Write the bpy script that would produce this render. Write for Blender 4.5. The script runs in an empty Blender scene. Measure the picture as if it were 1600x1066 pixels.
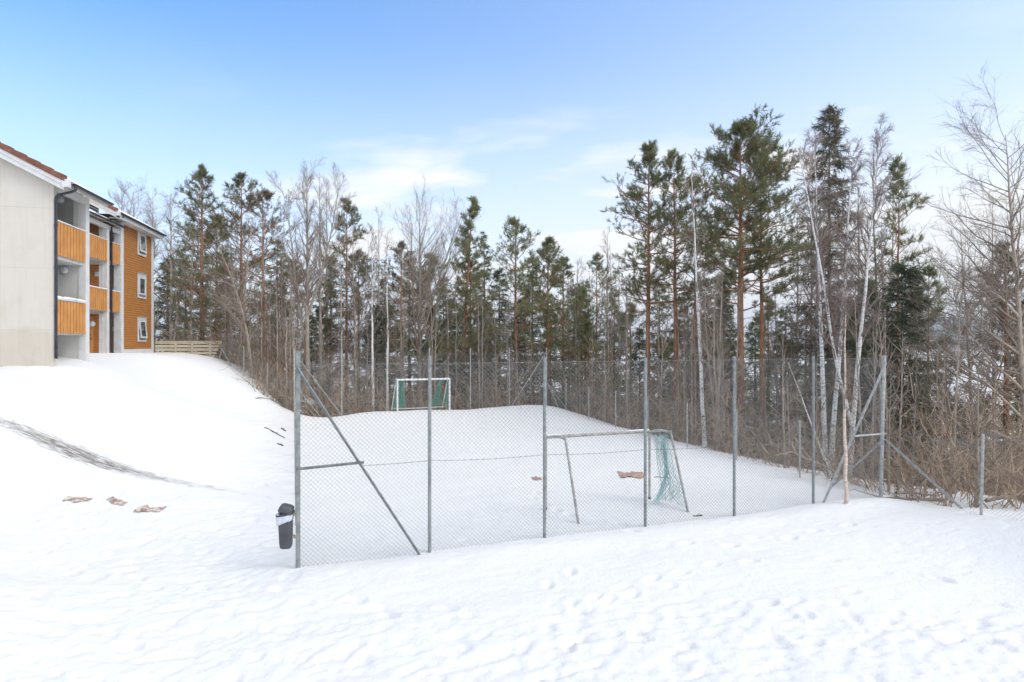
import bpy, math, random
import numpy as np
from mathutils import Vector, Matrix
R = math.radians
SC = bpy.context.scene
COL = SC.collection
F = 940.0            # focal length in photograph pixels (1600 wide)
HZ = 536.0           # horizon row
CAMZ = 4.3

def at(px, d):       # ground position seen in column px at depth d
    return ((px - 800.0) * d / F, d)
def zat(py, d):
    return CAMZ - (py - HZ) * d / F

# ------------------------------------------------------------------ materials
def new_mat(name):
    m = bpy.data.materials.new(name); m.use_nodes = True
    nt = m.node_tree
    return m, nt, nt.nodes['Principled BSDF']
def N(nt, t, **kw):
    n = nt.nodes.new(t)
    for k, v in kw.items():
        if hasattr(n, k): setattr(n, k, v)
        else: n.inputs[k].default_value = v
    return n
def ramp(nt, fac, stops):
    r = nt.nodes.new('ShaderNodeValToRGB')
    e = r.color_ramp.elements
    while len(e) < len(stops): e.new(0.5)
    for i, (p, c) in enumerate(stops):
        e[i].position = p; e[i].color = (c[0], c[1], c[2], 1) if len(c) == 3 else c
    nt.links.new(fac, r.inputs[0])
    return r
def noisy(name, c1, c2, scale=4, detail=6, rough=.7, bump=.0, bscale=30, metallic=0, stretch=None, lo=.35, hi=.65, spec=.3, bdist=.02, rand=0.0):
    m, nt, b = new_mat(name)
    tc = N(nt, 'ShaderNodeTexCoord'); mp = N(nt, 'ShaderNodeMapping')
    if stretch: mp.inputs['Scale'].default_value = stretch
    nt.links.new(tc.outputs['Object'], mp.inputs[0])
    no = N(nt, 'ShaderNodeTexNoise'); no.inputs['Scale'].default_value = scale; no.inputs['Detail'].default_value = detail
    nt.links.new(mp.outputs[0], no.inputs['Vector'])
    r = ramp(nt, no.outputs[0], [(lo, c1), (hi, c2)])
    out = r.outputs[0]
    if rand > 0:
        oi = N(nt, 'ShaderNodeObjectInfo'); hs = N(nt, 'ShaderNodeHueSaturation')
        mr = N(nt, 'ShaderNodeMapRange'); mr.inputs[3].default_value = 1 - rand; mr.inputs[4].default_value = 1 + rand
        nt.links.new(oi.outputs['Random'], mr.inputs[0]); nt.links.new(mr.outputs[0], hs.inputs['Value'])
        nt.links.new(out, hs.inputs['Color']); out = hs.outputs[0]
    nt.links.new(out, b.inputs['Base Color'])
    b.inputs['Roughness'].default_value = rough; b.inputs['Metallic'].default_value = metallic
    b.inputs['Specular IOR Level'].default_value = spec
    if bump > 0:
        n2 = N(nt, 'ShaderNodeTexNoise'); n2.inputs['Scale'].default_value = bscale; n2.inputs['Detail'].default_value = 5
        nt.links.new(mp.outputs[0], n2.inputs['Vector'])
        bp = N(nt, 'ShaderNodeBump'); bp.inputs['Strength'].default_value = bump; bp.inputs['Distance'].default_value = bdist
        nt.links.new(n2.outputs[0], bp.inputs['Height']); nt.links.new(bp.outputs[0], b.inputs['Normal'])
    return m

M = {}
M['steel'] = noisy('galvanised_steel', (.20,.215,.21), (.30,.315,.305), 9, rough=.65, metallic=0, bump=.1)
M['steel_pale'] = noisy('weathered_steel', (.33,.335,.32), (.50,.50,.475), 12, rough=.7, metallic=0, bump=.15)
M['wire'] = noisy('chain_link_wire', (.19,.20,.20), (.27,.28,.28), 3, rough=.55, metallic=.1)
M['goal'] = noisy('worn_aluminium', (.30,.28,.25), (.50,.48,.45), 8, rough=.55, metallic=.2, bump=.1)
M['goal_white'] = noisy('white_painted_tube', (.68,.70,.70), (.82,.83,.82), 6, rough=.45)
M['net_dark'] = noisy('dark_green_net', (.17,.32,.29), (.28,.45,.42), 6, rough=.8)
M['net_pale'] = noisy('pale_turquoise_net', (.42,.64,.62), (.58,.78,.75), 10, rough=.8)
M['net_green'] = noisy('bright_green_net', (.05,.28,.20), (.12,.42,.32), 6, rough=.8)
M['bin'] = noisy('dark_grey_plastic', (.055,.055,.062), (.085,.085,.095), 5, rough=.42, spec=.5)
M['bin_in'] = noisy('black_plastic', (.02,.02,.022), (.03,.03,.033), 5, rough=.5)
M['bag'] = noisy('white_plastic_bag', (.50,.52,.56), (.74,.76,.80), 14, rough=.35, bump=.6, bscale=22, spec=.5)
M['brass'] = noisy('bare_metal_bracket', (.45,.38,.26), (.62,.56,.44), 15, rough=.5, metallic=.4)
M['concrete'] = noisy('painted_concrete', (.56,.54,.495), (.63,.61,.565), 1.1, detail=9, rough=.9, bump=.12, bscale=14, lo=.3, hi=.6)
M['concrete_dark'] = noisy('raw_concrete', (.33,.31,.28), (.40,.38,.345), 1.8, detail=8, rough=.95, bump=.15, bscale=20)
M['white'] = noisy('white_painted_wood', (.62,.61,.58), (.70,.69,.67), 3, rough=.6)
M['orange'] = noisy('orange_painted_siding', (.41,.165,.036), (.46,.19,.042), 1.6, detail=8, rough=.65, stretch=(1,1,3), bump=.1, bscale=40)
M['orange_gap_shade'] = noisy('painted_gap_shade', (.22,.085,.02), (.29,.115,.026), 3, rough=.8)  # darkened orange backing: shadow between the boards put into the colour
M['panel'] = noisy('light_orange_boards', (.54,.235,.065), (.64,.295,.09), 2, detail=7, rough=.65)
M['black'] = noisy('black_steel_gutter', (.018,.02,.026), (.035,.038,.048), 6, rough=.35, spec=.5)
M['tile'] = noisy('brown_clay_tile', (.16,.065,.042), (.28,.115,.075), 5, rough=.85, bump=.3)
M['tile_dark'] = noisy('black_roof_tile', (.022,.022,.025), (.05,.05,.055), 5, rough=.6)
M['deckwood'] = noisy('pale_impregnated_wood', (.58,.50,.35), (.74,.66,.50), 3, detail=8, rough=.75, stretch=(1,1,6))
M['cardboard'] = noisy('wet_cardboard', (.27,.19,.145), (.60,.52,.46), 9, detail=8, rough=.9, bump=.4, lo=.4, hi=.6)
M['cardboard_in'] = noisy('soaked_cardboard', (.28,.17,.12), (.50,.35,.27), 9, detail=8, rough=.9, bump=.4)
M['log'] = noisy('dark_rotten_wood', (.05,.035,.025), (.14,.11,.09), 12, rough=.9, bump=.4)
M['lampwhite'] = noisy('frosted_lamp_glass', (.72,.72,.70), (.82,.82,.80), 5, rough=.3)
M['greyplastic'] = noisy('light_grey_plastic', (.42,.43,.44), (.5,.51,.52), 5, rough=.5)
m, nt, b = new_mat('stained_concrete')
tc = N(nt, 'ShaderNodeTexCoord'); no = N(nt, 'ShaderNodeTexNoise'); no.inputs['Scale'].default_value = 1.3; no.inputs['Detail'].default_value = 9; no.inputs['Roughness'].default_value = .65; nt.links.new(tc.outputs['Object'], no.inputs['Vector'])
mp = N(nt, 'ShaderNodeMapping'); mp.inputs['Scale'].default_value = (5, 5, .35); nt.links.new(tc.outputs['Object'], mp.inputs[0]); n2 = N(nt, 'ShaderNodeTexNoise'); n2.inputs['Scale'].default_value = 1.2; n2.inputs['Detail'].default_value = 6; nt.links.new(mp.outputs[0], n2.inputs['Vector'])
r1 = ramp(nt, no.outputs[0], [(.3, (.60,.545,.465)), (.48, (.645,.59,.51)), (.75, (.665,.615,.54))]); r2 = ramp(nt, n2.outputs[0], [(.36, (.955,.95,.935)), (.52, (1,1,1))])
mx = N(nt, 'ShaderNodeMix', data_type='RGBA', blend_type='MULTIPLY'); mx.inputs[0].default_value = 1; nt.links.new(r1.outputs[0], mx.inputs[6]); nt.links.new(r2.outputs[0], mx.inputs[7])
sx = N(nt, 'ShaderNodeSeparateXYZ'); nt.links.new(tc.outputs['Object'], sx.inputs[0]); za = N(nt, 'ShaderNodeMath', operation='MULTIPLY_ADD'); nt.links.new(no.outputs[0], za.inputs[0]); za.inputs[1].default_value = .6; nt.links.new(sx.outputs[2], za.inputs[2])
zr = N(nt, 'ShaderNodeMapRange'); zr.inputs[1].default_value = 5.15; zr.inputs[2].default_value = 4.95; zr.inputs[4].default_value = .75; nt.links.new(za.outputs[0], zr.inputs[0])
m2 = N(nt, 'ShaderNodeMix', data_type='RGBA', blend_type='MULTIPLY'); nt.links.new(zr.outputs[0], m2.inputs[0]); nt.links.new(mx.outputs[2], m2.inputs[6]); m2.inputs[7].default_value = (.90,.87,.81,1); nt.links.new(m2.outputs[2], b.inputs['Base Color']); b.inputs['Roughness'].default_value = .9
bp = N(nt, 'ShaderNodeBump'); bp.inputs['Strength'].default_value = .15; bp.inputs['Distance'].default_value = .02; nt.links.new(no.outputs[0], bp.inputs['Height']); nt.links.new(bp.outputs[0], b.inputs['Normal']); M['gable'] = m
M['joint'] = noisy('formwork_joint_line', (.53,.49,.43), (.58,.54,.48), 3, rough=.9)
M['snowcap'] = noisy('lying_snow', (.84,.86,.88), (.90,.91,.92), 3, rough=.9, bump=.3, bscale=9)

# window glass: dark room behind a glossy pane
m, nt, b = new_mat('window_glass'); b.inputs['Base Color'].default_value = (.035,.045,.05,1); b.inputs['Roughness'].default_value = .04
b.inputs['Specular IOR Level'].default_value = .9; M['glass'] = m

def bark(name, lowc, lowc2, upc, upc2, z0, z1, stretch=(1,1,.25), scale=14, bump=.5):
    m, nt, b = new_mat(name)
    tc = N(nt, 'ShaderNodeTexCoord'); mp = N(nt, 'ShaderNodeMapping'); mp.inputs['Scale'].default_value = stretch
    nt.links.new(tc.outputs['Object'], mp.inputs[0])
    no = N(nt, 'ShaderNodeTexNoise'); no.inputs['Scale'].default_value = scale; no.inputs['Detail'].default_value = 6
    nt.links.new(mp.outputs[0], no.inputs['Vector'])
    a = ramp(nt, no.outputs[0], [(.35, lowc), (.65, lowc2)]); c = ramp(nt, no.outputs[0], [(.35, upc), (.65, upc2)])
    sx = N(nt, 'ShaderNodeSeparateXYZ'); nt.links.new(tc.outputs['Object'], sx.inputs[0])
    mr = N(nt, 'ShaderNodeMapRange'); mr.inputs[1].default_value = z0; mr.inputs[2].default_value = z1
    nt.links.new(sx.outputs[2], mr.inputs[0])
    mx = N(nt, 'ShaderNodeMix', data_type='RGBA'); nt.links.new(mr.outputs[0], mx.inputs[0])
    nt.links.new(a.outputs[0], mx.inputs[6]); nt.links.new(c.outputs[0], mx.inputs[7])
    oi = N(nt, 'ShaderNodeObjectInfo'); hs = N(nt, 'ShaderNodeHueSaturation')
    m2 = N(nt, 'ShaderNodeMapRange'); m2.inputs[3].default_value = .8; m2.inputs[4].default_value = 1.2
    nt.links.new(oi.outputs['Random'], m2.inputs[0]); nt.links.new(m2.outputs[0], hs.inputs['Value'])
    nt.links.new(mx.outputs[2], hs.inputs['Color']); nt.links.new(hs.outputs[0], b.inputs['Base Color'])
    b.inputs['Roughness'].default_value = .9; b.inputs['Specular IOR Level'].default_value = .15
    bp = N(nt, 'ShaderNodeBump'); bp.inputs['Strength'].default_value = bump; bp.inputs['Distance'].default_value = .03
    nt.links.new(no.outputs[0], bp.inputs['Height']); nt.links.new(bp.outputs[0], b.inputs['Normal'])
    return m
M['pine_bark'] = bark('pine_bark', (.12,.085,.065), (.24,.165,.12), (.28,.135,.075), (.45,.235,.13), 1.0, 6.0)
M['spruce_bark'] = bark('spruce_bark', (.09,.07,.055), (.17,.13,.10), (.10,.075,.055), (.18,.14,.11), 0, 8)
M['grey_bark'] = bark('grey_tan_bark', (.28,.23,.18), (.46,.39,.31), (.34,.28,.22), (.50,.42,.34), 0, 10)
M['twig'] = noisy('bare_twigs', (.23,.18,.14), (.41,.335,.265), 1.2, rough=.85, rand=.22)
M['twig_red'] = noisy('reddish_birch_twigs', (.18,.13,.11), (.32,.25,.215), 1.2, rough=.85, rand=.2)
M['brush'] = noisy('undergrowth_twigs', (.14,.09,.055), (.52,.385,.26), 2.5, rough=.85)
M['brush_red'] = noisy('reddish_undergrowth', (.15,.085,.06), (.42,.27,.19), 2.5, rough=.85)
M['deadleaf'] = noisy('dry_brown_leaves', (.28,.16,.10), (.42,.27,.19), 3, rough=.9)
# birch bark: white with dark horizontal marks
def birch_mat(name, c1, c2):
    m, nt, b = new_mat(name)
    tc = N(nt, 'ShaderNodeTexCoord'); mp = N(nt, 'ShaderNodeMapping'); mp.inputs['Scale'].default_value = (2.5, 2.5, 13)
    nt.links.new(tc.outputs['Object'], mp.inputs[0])
    no = N(nt, 'ShaderNodeTexNoise'); no.inputs['Scale'].default_value = 1.6; no.inputs['Detail'].default_value = 5; no.inputs['Roughness'].default_value = .65
    nt.links.new(mp.outputs[0], no.inputs['Vector'])
    r = ramp(nt, no.outputs[0], [(.36, (.06,.05,.045)), (.42, c1), (.7, c2)])
    nt.links.new(r.outputs[0], b.inputs['Base Color']); b.inputs['Roughness'].default_value = .75
    return m
def needle_mat(name, c1, c2, c3):
    m, nt, b = new_mat(name)
    tc = N(nt, 'ShaderNodeTexCoord'); no = N(nt, 'ShaderNodeTexNoise'); no.inputs['Scale'].default_value = 1.1; no.inputs['Detail'].default_value = 5; nt.links.new(tc.outputs['Object'], no.inputs['Vector'])
    r = ramp(nt, no.outputs[0], [(.36, c1), (.55, c2), (.68, c3)])
    oi = N(nt, 'ShaderNodeObjectInfo'); hs = N(nt, 'ShaderNodeHueSaturation'); mr = N(nt, 'ShaderNodeMapRange'); mr.inputs[3].default_value = .8; mr.inputs[4].default_value = 1.2
    nt.links.new(oi.outputs['Random'], mr.inputs[0]); nt.links.new(mr.outputs[0], hs.inputs['Value']); nt.links.new(r.outputs[0], hs.inputs['Color']); nt.links.new(hs.outputs[0], b.inputs['Base Color'])
    b.inputs['Roughness'].default_value = .6; b.inputs['Specular IOR Level'].default_value = .3
    tl = N(nt, 'ShaderNodeBsdfTranslucent'); nt.links.new(hs.outputs[0], tl.inputs[0]); ms = N(nt, 'ShaderNodeMixShader'); ms.inputs[0].default_value = .35
    out = nt.nodes['Material Output']; nt.links.new(b.outputs[0], ms.inputs[1]); nt.links.new(tl.outputs[0], ms.inputs[2]); nt.links.new(ms.outputs[0], out.inputs[0]); return m
M['needle_pine'] = needle_mat('pine_needles', (.145,.18,.075), (.22,.25,.105), (.27,.25,.125))
M['needle_grey'] = needle_mat('thin_brownish_needles', (.13,.115,.07), (.21,.185,.115), (.26,.215,.15))
M['needle_spruce'] = needle_mat('spruce_needles', (.08,.11,.055), (.14,.17,.085), (.19,.18,.10))
M['birch'] = birch_mat('birch_bark', (.72,.69,.64), (.88,.86,.83))
M['birch_young'] = birch_mat('young_birch_bark', (.60,.45,.34), (.78,.65,.54))
# snow
def snow_mat():
    m, nt, b = new_mat('snow_ground')
    tc = N(nt, 'ShaderNodeTexCoord')
    b.inputs['Base Color'].default_value = (.88,.89,.91,1); b.inputs['Roughness'].default_value = .85; b.inputs['Specular IOR Level'].default_value = .25
    lt = N(nt, 'ShaderNodeAttribute'); lt.attribute_name = 'litter'
    ln = N(nt, 'ShaderNodeTexNoise'); ln.inputs['Scale'].default_value = .9; ln.inputs['Detail'].default_value = 9; ln.inputs['Roughness'].default_value = .65; nt.links.new(tc.outputs['Object'], ln.inputs['Vector'])
    ls = N(nt, 'ShaderNodeMath', operation='ADD'); nt.links.new(ln.outputs[0], ls.inputs[0]); nt.links.new(lt.outputs['Fac'], ls.inputs[1])
    lm = N(nt, 'ShaderNodeMapRange'); lm.inputs[1].default_value = .93; lm.inputs[2].default_value = 1.03; nt.links.new(ls.outputs[0], lm.inputs[0])
    lc = ramp(nt, ln.outputs[0], [(.4, (.05,.035,.022)), (.6, (.16,.115,.075))])
    lx = N(nt, 'ShaderNodeMix', data_type='RGBA'); nt.links.new(lm.outputs[0], lx.inputs[0]); lx.inputs[6].default_value = (.745,.733,.718,1); nt.links.new(lc.outputs[0], lx.inputs[7]); nt.links.new(lx.outputs[2], b.inputs['Base Color'])
    n1 = N(nt, 'ShaderNodeTexNoise'); n1.inputs['Scale'].default_value = 2.2; n1.inputs['Detail'].default_value = 8; n1.inputs['Roughness'].default_value = .6
    mp = N(nt, 'ShaderNodeMapping'); mp.inputs['Scale'].default_value = (1, 1.5, 1); mp.inputs['Rotation'].default_value = (0, 0, R(20))
    nt.links.new(tc.outputs['Object'], mp.inputs[0]); nt.links.new(mp.outputs[0], n1.inputs['Vector'])
    n2 = N(nt, 'ShaderNodeTexNoise'); n2.inputs['Scale'].default_value = 15; n2.inputs['Detail'].default_value = 6; n2.inputs['Roughness'].default_value = .65
    nt.links.new(tc.outputs['Object'], n2.inputs['Vector'])
    b1 = N(nt, 'ShaderNodeBump'); b1.inputs['Strength'].default_value = .3; b1.inputs['Distance'].default_value = .05
    nt.links.new(n1.outputs[0], b1.inputs['Height'])
    b2 = N(nt, 'ShaderNodeBump'); b2.inputs['Strength'].default_value = .8; b2.inputs['Distance'].default_value = .022
    nt.links.new(n2.outputs[0], b2.inputs['Height']); nt.links.new(b1.outputs[0], b2.inputs['Normal']); nt.links.new(b2.outputs[0], b.inputs['Normal'])
    return m
M['snow'] = snow_mat()

# ------------------------------------------------------------------ mesh helpers
class MB:
    def __init__(s): s.v = []; s.q = []; s.t = []; s.n = 0
    def add(s, v, q=None, t=None):
        v = np.asarray(v, float).reshape(-1, 3)
        if q is not None and len(q): s.q.append(np.asarray(q, int).reshape(-1, 4) + s.n)
        if t is not None and len(t): s.t.append(np.asarray(t, int).reshape(-1, 3) + s.n)
        s.v.append(v); s.n += len(v); return s
    def box(s, lo, hi, T=None):
        x0, y0, z0 = lo; x1, y1, z1 = hi
        v = np.array([(x0,y0,z0),(x1,y0,z0),(x1,y1,z0),(x0,y1,z0),(x0,y0,z1),(x1,y0,z1),(x1,y1,z1),(x0,y1,z1)], float)
        if T is not None: v = T(v)
        return s.add(v, [(0,3,2,1),(4,5,6,7),(0,1,5,4),(1,2,6,5),(2,3,7,6),(3,0,4,7)])
    def prism(s, poly, y0, y1, axes='xz'):   # polygon in two axes, extruded along the third
        n = len(poly); v = []
        for y in (y0, y1):
            for a, c in poly:
                v.append((a, y, c) if axes == 'xz' else ((y, a, c) if axes == 'yz' else (a, c, y)))
        t = []; q = []
        for i in range(n): q.append((i, (i+1) % n, n + (i+1) % n, n + i))
        for i in range(1, n-1): t += [(0, i+1, i), (n, n+i, n+i+1)]
        return s.add(v, q, t)
    def tubes(s, P, Rr, sides=3, caps=False):
        P = np.asarray(P, float); Rr = np.asarray(Rr, float)
        if P.ndim == 2: P = P[None]; Rr = np.broadcast_to(Rr, P.shape[:2])
        m, n, _ = P.shape
        if m == 0: return s
        T = np.gradient(P, axis=1); T /= np.linalg.norm(T, axis=2, keepdims=True) + 1e-9
        mean = np.abs(P[:, -1] - P[:, 0]); mean /= np.linalg.norm(mean, axis=1, keepdims=True) + 1e-9
        ref = np.where((mean[:, 2] > .8)[:, None], np.array([1., 0, 0]), np.array([0, 0, 1.]))[:, None, :]
        A = np.cross(T, ref); A /= np.linalg.norm(A, axis=2, keepdims=True) + 1e-9
        B = np.cross(T, A)
        th = np.arange(sides) * 2 * np.pi / sides
        V = P[:, :, None, :] + Rr[:, :, None, None] * (np.cos(th)[None, None, :, None] * A[:, :, None, :] + np.sin(th)[None, None, :, None] * B[:, :, None, :])
        idx = np.arange(m * n * sides).reshape(m, n, sides); nx = np.roll(idx, -1, axis=2)
        q = np.stack([idx[:, :-1], nx[:, :-1], nx[:, 1:], idx[:, 1:]], axis=-1).reshape(-1, 4)
        t = []
        if caps and sides > 2:
            for e in (0, n - 1):
                for i in range(1, sides - 1): t.append(np.stack([idx[:, e, 0], idx[:, e, i], idx[:, e, i+1]], -1))
            t = np.concatenate(t)
        return s.add(V, q, t if len(t) else None)
    def blades(s, C, D, L, W, rng):          # thin triangles from C in direction D
        m = len(C)
        if m == 0: return s
        a = rng.normal(size=(m, 3)); S = np.cross(D, a); S /= np.linalg.norm(S, axis=1, keepdims=True) + 1e-9
        L = np.broadcast_to(L, (m,))[:, None]; W = np.broadcast_to(W, (m,))[:, None]
        V = np.stack([C - S * W * .5, C + S * W * .5, C + D * L + S * W * .12, C + D * L - S * W * .12], axis=1)
        return s.add(V, np.arange(m * 4).reshape(m, 4))
    def build(s, name, mat, parent=None, smooth=False, loc=None):
        me = bpy.data.meshes.new(name)
        v = np.concatenate(s.v).astype(np.float32)
        if loc is not None: v = v - np.array(loc, np.float32)
        q = np.concatenate(s.q) if s.q else np.zeros((0, 4), int); t = np.concatenate(s.t) if s.t else np.zeros((0, 3), int)
        me.vertices.add(len(v)); me.vertices.foreach_set('co', v.ravel())
        nl = len(q) * 4 + len(t) * 3; me.loops.add(nl)
        me.loops.foreach_set('vertex_index', np.concatenate([q.ravel(), t.ravel()]).astype(np.int32))
        me.polygons.add(len(q) + len(t))
        st = np.concatenate([np.arange(len(q)) * 4, len(q) * 4 + np.arange(len(t)) * 3]).astype(np.int32)
        me.polygons.foreach_set('loop_start', st)
        me.polygons.foreach_set('use_smooth', np.full(len(q) + len(t), smooth))
        me.materials.append(mat); me.update(calc_edges=True); me.validate()
        o = bpy.data.objects.new(name, me); COL.objects.link(o)
        if parent is not None: o.parent = parent
        elif loc is not None: o.location = loc
        return o
def empty(name, loc, rz=0):
    o = bpy.data.objects.new(name, None); COL.objects.link(o); o.location = loc; o.rotation_euler = (0, 0, rz); o.empty_display_size = .3
    return o
def tag(o, label=None, cat=None, group=None, kind=None):
    if label: o['label'] = label
    if cat: o['category'] = cat
    if group: o['group'] = group
    if kind: o['kind'] = kind
    return o
def nrm(a): return a / (np.linalg.norm(a, axis=-1, keepdims=True) + 1e-9)
def smooth_line(pts, k=6):                   # Catmull-Rom through points
    p = [np.array(x, float) for x in pts]; p = [2*p[0]-p[1]] + p + [2*p[-1]-p[-2]]
    out = []
    for i in range(1, len(p) - 2):
        for j in range(k):
            t = j / k
            out.append(.5 * ((2*p[i]) + (-p[i-1]+p[i+1])*t + (2*p[i-1]-5*p[i]+4*p[i+1]-p[i+2])*t*t + (-p[i-1]+3*p[i]-3*p[i+1]+p[i+2])*t**3))
    out.append(p[-2]); return np.array(out)

# ------------------------------------------------------------------ terrain
A0 = np.array([-4.08, 11.42]); E1 = np.array([.94, .342]); E2 = np.array([-.342, .94])
SP = 2.55; LN = 6 * SP; LS = 23.6
ctl = []
def cp(px, py, d): X, Y = at(px, d); ctl.append((X, Y, zat(py, d)))
def cw(X, Y, z): ctl.append((X, Y, z))
for a in (0, .25, .5, .75, 1):
    for bb, zz in ((0, 0), (.2, 0), (.4, .02), (.6, .08), (.8, .2), (.97, .42)):
        p = A0 + E1 * LN * a + E2 * LS * bb
        cw(p[0], p[1], zz * (1 - .25 * a))
for a in (0, .25, .5, .75, 1):               # beyond the far fence the ground drops
    p = A0 + E1 * LN * a + E2 * (LS + 3.5); cw(p[0], p[1], -.55 + (.4 if a == 0 else 0))
    p = A0 + E1 * LN * a + E2 * (LS + 14); cw(p[0], p[1], -2.2)
for bb in (0, .25, .5, .75, 1):              # outside the right fence
    p = A0 + E1 * (LN + 2.2) + E2 * LS * bb; cw(p[0], p[1], -.35 - .3 * bb)
    p = A0 + E1 * (LN + 9) + E2 * LS * bb; cw(p[0], p[1], -1.5 - .8 * bb)
cp(0,575,20.6); cp(83,573,21); cp(140,564,23.6); cp(192,556,35.3); cp(240,552,40); cp(300,552,39); cp(325,557,38.5); cp(350,572,37.5); cp(380,591,36.5); cp(410,612,35.5)
cp(170,556,29); cp(120,557,33); cp(250,556,31); cp(300,562,34)
cp(-250,575,22); cp(-250,660,16); cp(-600,560,22); cp(-300,850,9)
cp(0,655,17.4); cp(130,710,17.3); cp(250,745,17.1); cp(400,772,16.7)
cp(120,783,15.2); cp(0,800,14.4); cp(240,800,14.6); cp(0,900,11); cp(0,1066,7.6)
cp(80,615,19.2); cp(250,610,25); cp(330,640,25); cp(300,700,19.6); cp(400,690,23.5); cp(430,655,30); cp(350,600,31)
cw(-16,42,1.6); cw(-12,42,-.3); cw(-22,47,2.2); cw(-30,45,3); cw(-20,56,-.6); cw(-12,52,-2); cw(-35,60,-.5)
cp(1536,803,14.1); cp(1600,800,14.6); cp(1600,900,11.2); cp(1700,850,11.5); cp(1450,790,16.2); cp(1550,775,18); cp(1300,900,11.1); cp(900,900,11.1)
for X in (-14, -7, 0, 7, 14):
    cw(X, 1, 0); cw(X, 6, 0); cw(X, -8, .1)
cw(18, 22, -1.2); cw(22, 30, -2.6); cw(25, 16, -1.3); cw(30, 8, -1); cw(18, 48, -4); cw(0, 62, -4.5); cw(-20, 70, -4); cw(25, 60, -5); cw(35, 40, -5)
C = np.array(ctl)
def tps(r): return np.where(r > 1e-9, r * r * np.log(r + 1e-12), 0)
K = tps(np.linalg.norm(C[:, None, :2] - C[None, :, :2], axis=2)) + np.eye(len(C)) * .6
Pm = np.hstack([np.ones((len(C), 1)), C[:, :2]])
Am = np.block([[K, Pm], [Pm.T, np.zeros((3, 3))]])
W = np.linalg.solve(Am, np.concatenate([C[:, 2], np.zeros(3)]))
def ss(a, b, x): t = np.clip((x - a) / (b - a), 0, 1); return t * t * (3 - 2 * t)
_rn = np.random.default_rng(5); LAT = _rn.uniform(-1, 1, (256, 256))
def vnoise(x, y):
    xi = np.floor(x).astype(int); yi = np.floor(y).astype(int); fx = x - xi; fy = y - yi
    fx = fx*fx*(3-2*fx); fy = fy*fy*(3-2*fy)
    g = lambda i, j: LAT[i & 255, j & 255]
    return (g(xi,yi)*(1-fx)+g(xi+1,yi)*fx)*(1-fy)+(g(xi,yi+1)*(1-fx)+g(xi+1,yi+1)*fx)*fy
def gbase(X, Y):
    X = np.asarray(X, float); Y = np.asarray(Y, float); sh = X.shape; x = X.ravel(); y = Y.ravel()
    z = np.zeros(len(x)); near = (np.abs(x) < 75) & (y > -40) & (y < 110)
    xs = x[near]; ys = y[near]; zz = W[-3] + W[-2] * xs + W[-1] * ys
    for i in range(len(C)): zz = zz + W[i] * tps(np.hypot(xs - C[i, 0], ys - C[i, 1]))
    z[near] = zz
    r = np.hypot(x, y - 15); far = -4 - 12 * ss(60, 260, r) * ss(-10, 60, y) + 3.5 * vnoise(x / 60, y / 60)
    f = ss(38, 62, r)
    return (z * (1 - f) + far * f).reshape(sh)
def gz(X, Y): return float(gbase(np.array([X]), np.array([Y]))[0])
# footprints (x px, y px of the photograph turned into ground points at z = 0)
PATHP = smooth_line([(*at(-260, 17.6),), at(-120, 17.5), at(0, 17.4), at(65, 17.35), at(130, 17.3), at(190, 17.2), at(250, 17.1), at(330, 16.95), at(400, 16.7), at(462, 16.1)], 8)
rs = np.random.default_rng(11)
FP = []
def track(pts, step=.7, side=.14, jit=.08):
    L = smooth_line([(*at(x, CAMZ * F / (y - HZ)),) for x, y in pts], 30)
    acc = 0; k = 0
    for i in range(1, len(L)):
        acc += np.linalg.norm(L[i] - L[i-1])
        if acc > step:
            acc = 0; k += 1; t = nrm(L[i] - L[i-1]); nn = np.array([-t[1], t[0]]) * side * (1 if k % 2 else -1)
            p = L[i] + nn + rs.normal(0, jit, 2); FP.append((p[0], p[1], math.atan2(t[1], t[0]), rs.uniform(.035, .075)))
track([(900,965),(1000,915),(1120,885),(1200,872)]); track([(880,990),(960,930),(1050,905)]); track([(1210,870),(1400,890),(1600,940)], .9)
track([(830,985),(1010,970),(1250,950),(1370,920)], .6); track([(1120,960),(1200,940),(1240,970)], .5); track([(1210,1020),(1400,1000),(1600,990)], .6)
track([(1030,860),(1200,840),(1350,820)], .8)
track([(150,600),(260,640),(420,700)], .8); track([(10,860),(200,900),(440,930),(700,960)], .7); track([(880,870),(870,960),(900,1066)], .7)
track([(820,760),(880,805),(1000,830)], .6)
FP = np.array(FP)
def rough(X, Y):                              # how trampled the snow is
    px = 800 + X / np.maximum(Y, 1) * F
    r = ss(10.2, 8.9, Y + .35 * vnoise(X * .6 + 9, Y * .6)) * .9 + .25
    r = np.maximum(r, ss(700, 420, px) * .75 * ss(22, 15, Y))
    r = np.maximum(r, ss(520, 380, px) * .95)
    inside = ((X - A0[0]) * E2[0] + (Y - A0[1]) * E2[1] > .3) & (px > 462)
    return np.where(inside, .35, r)
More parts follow.
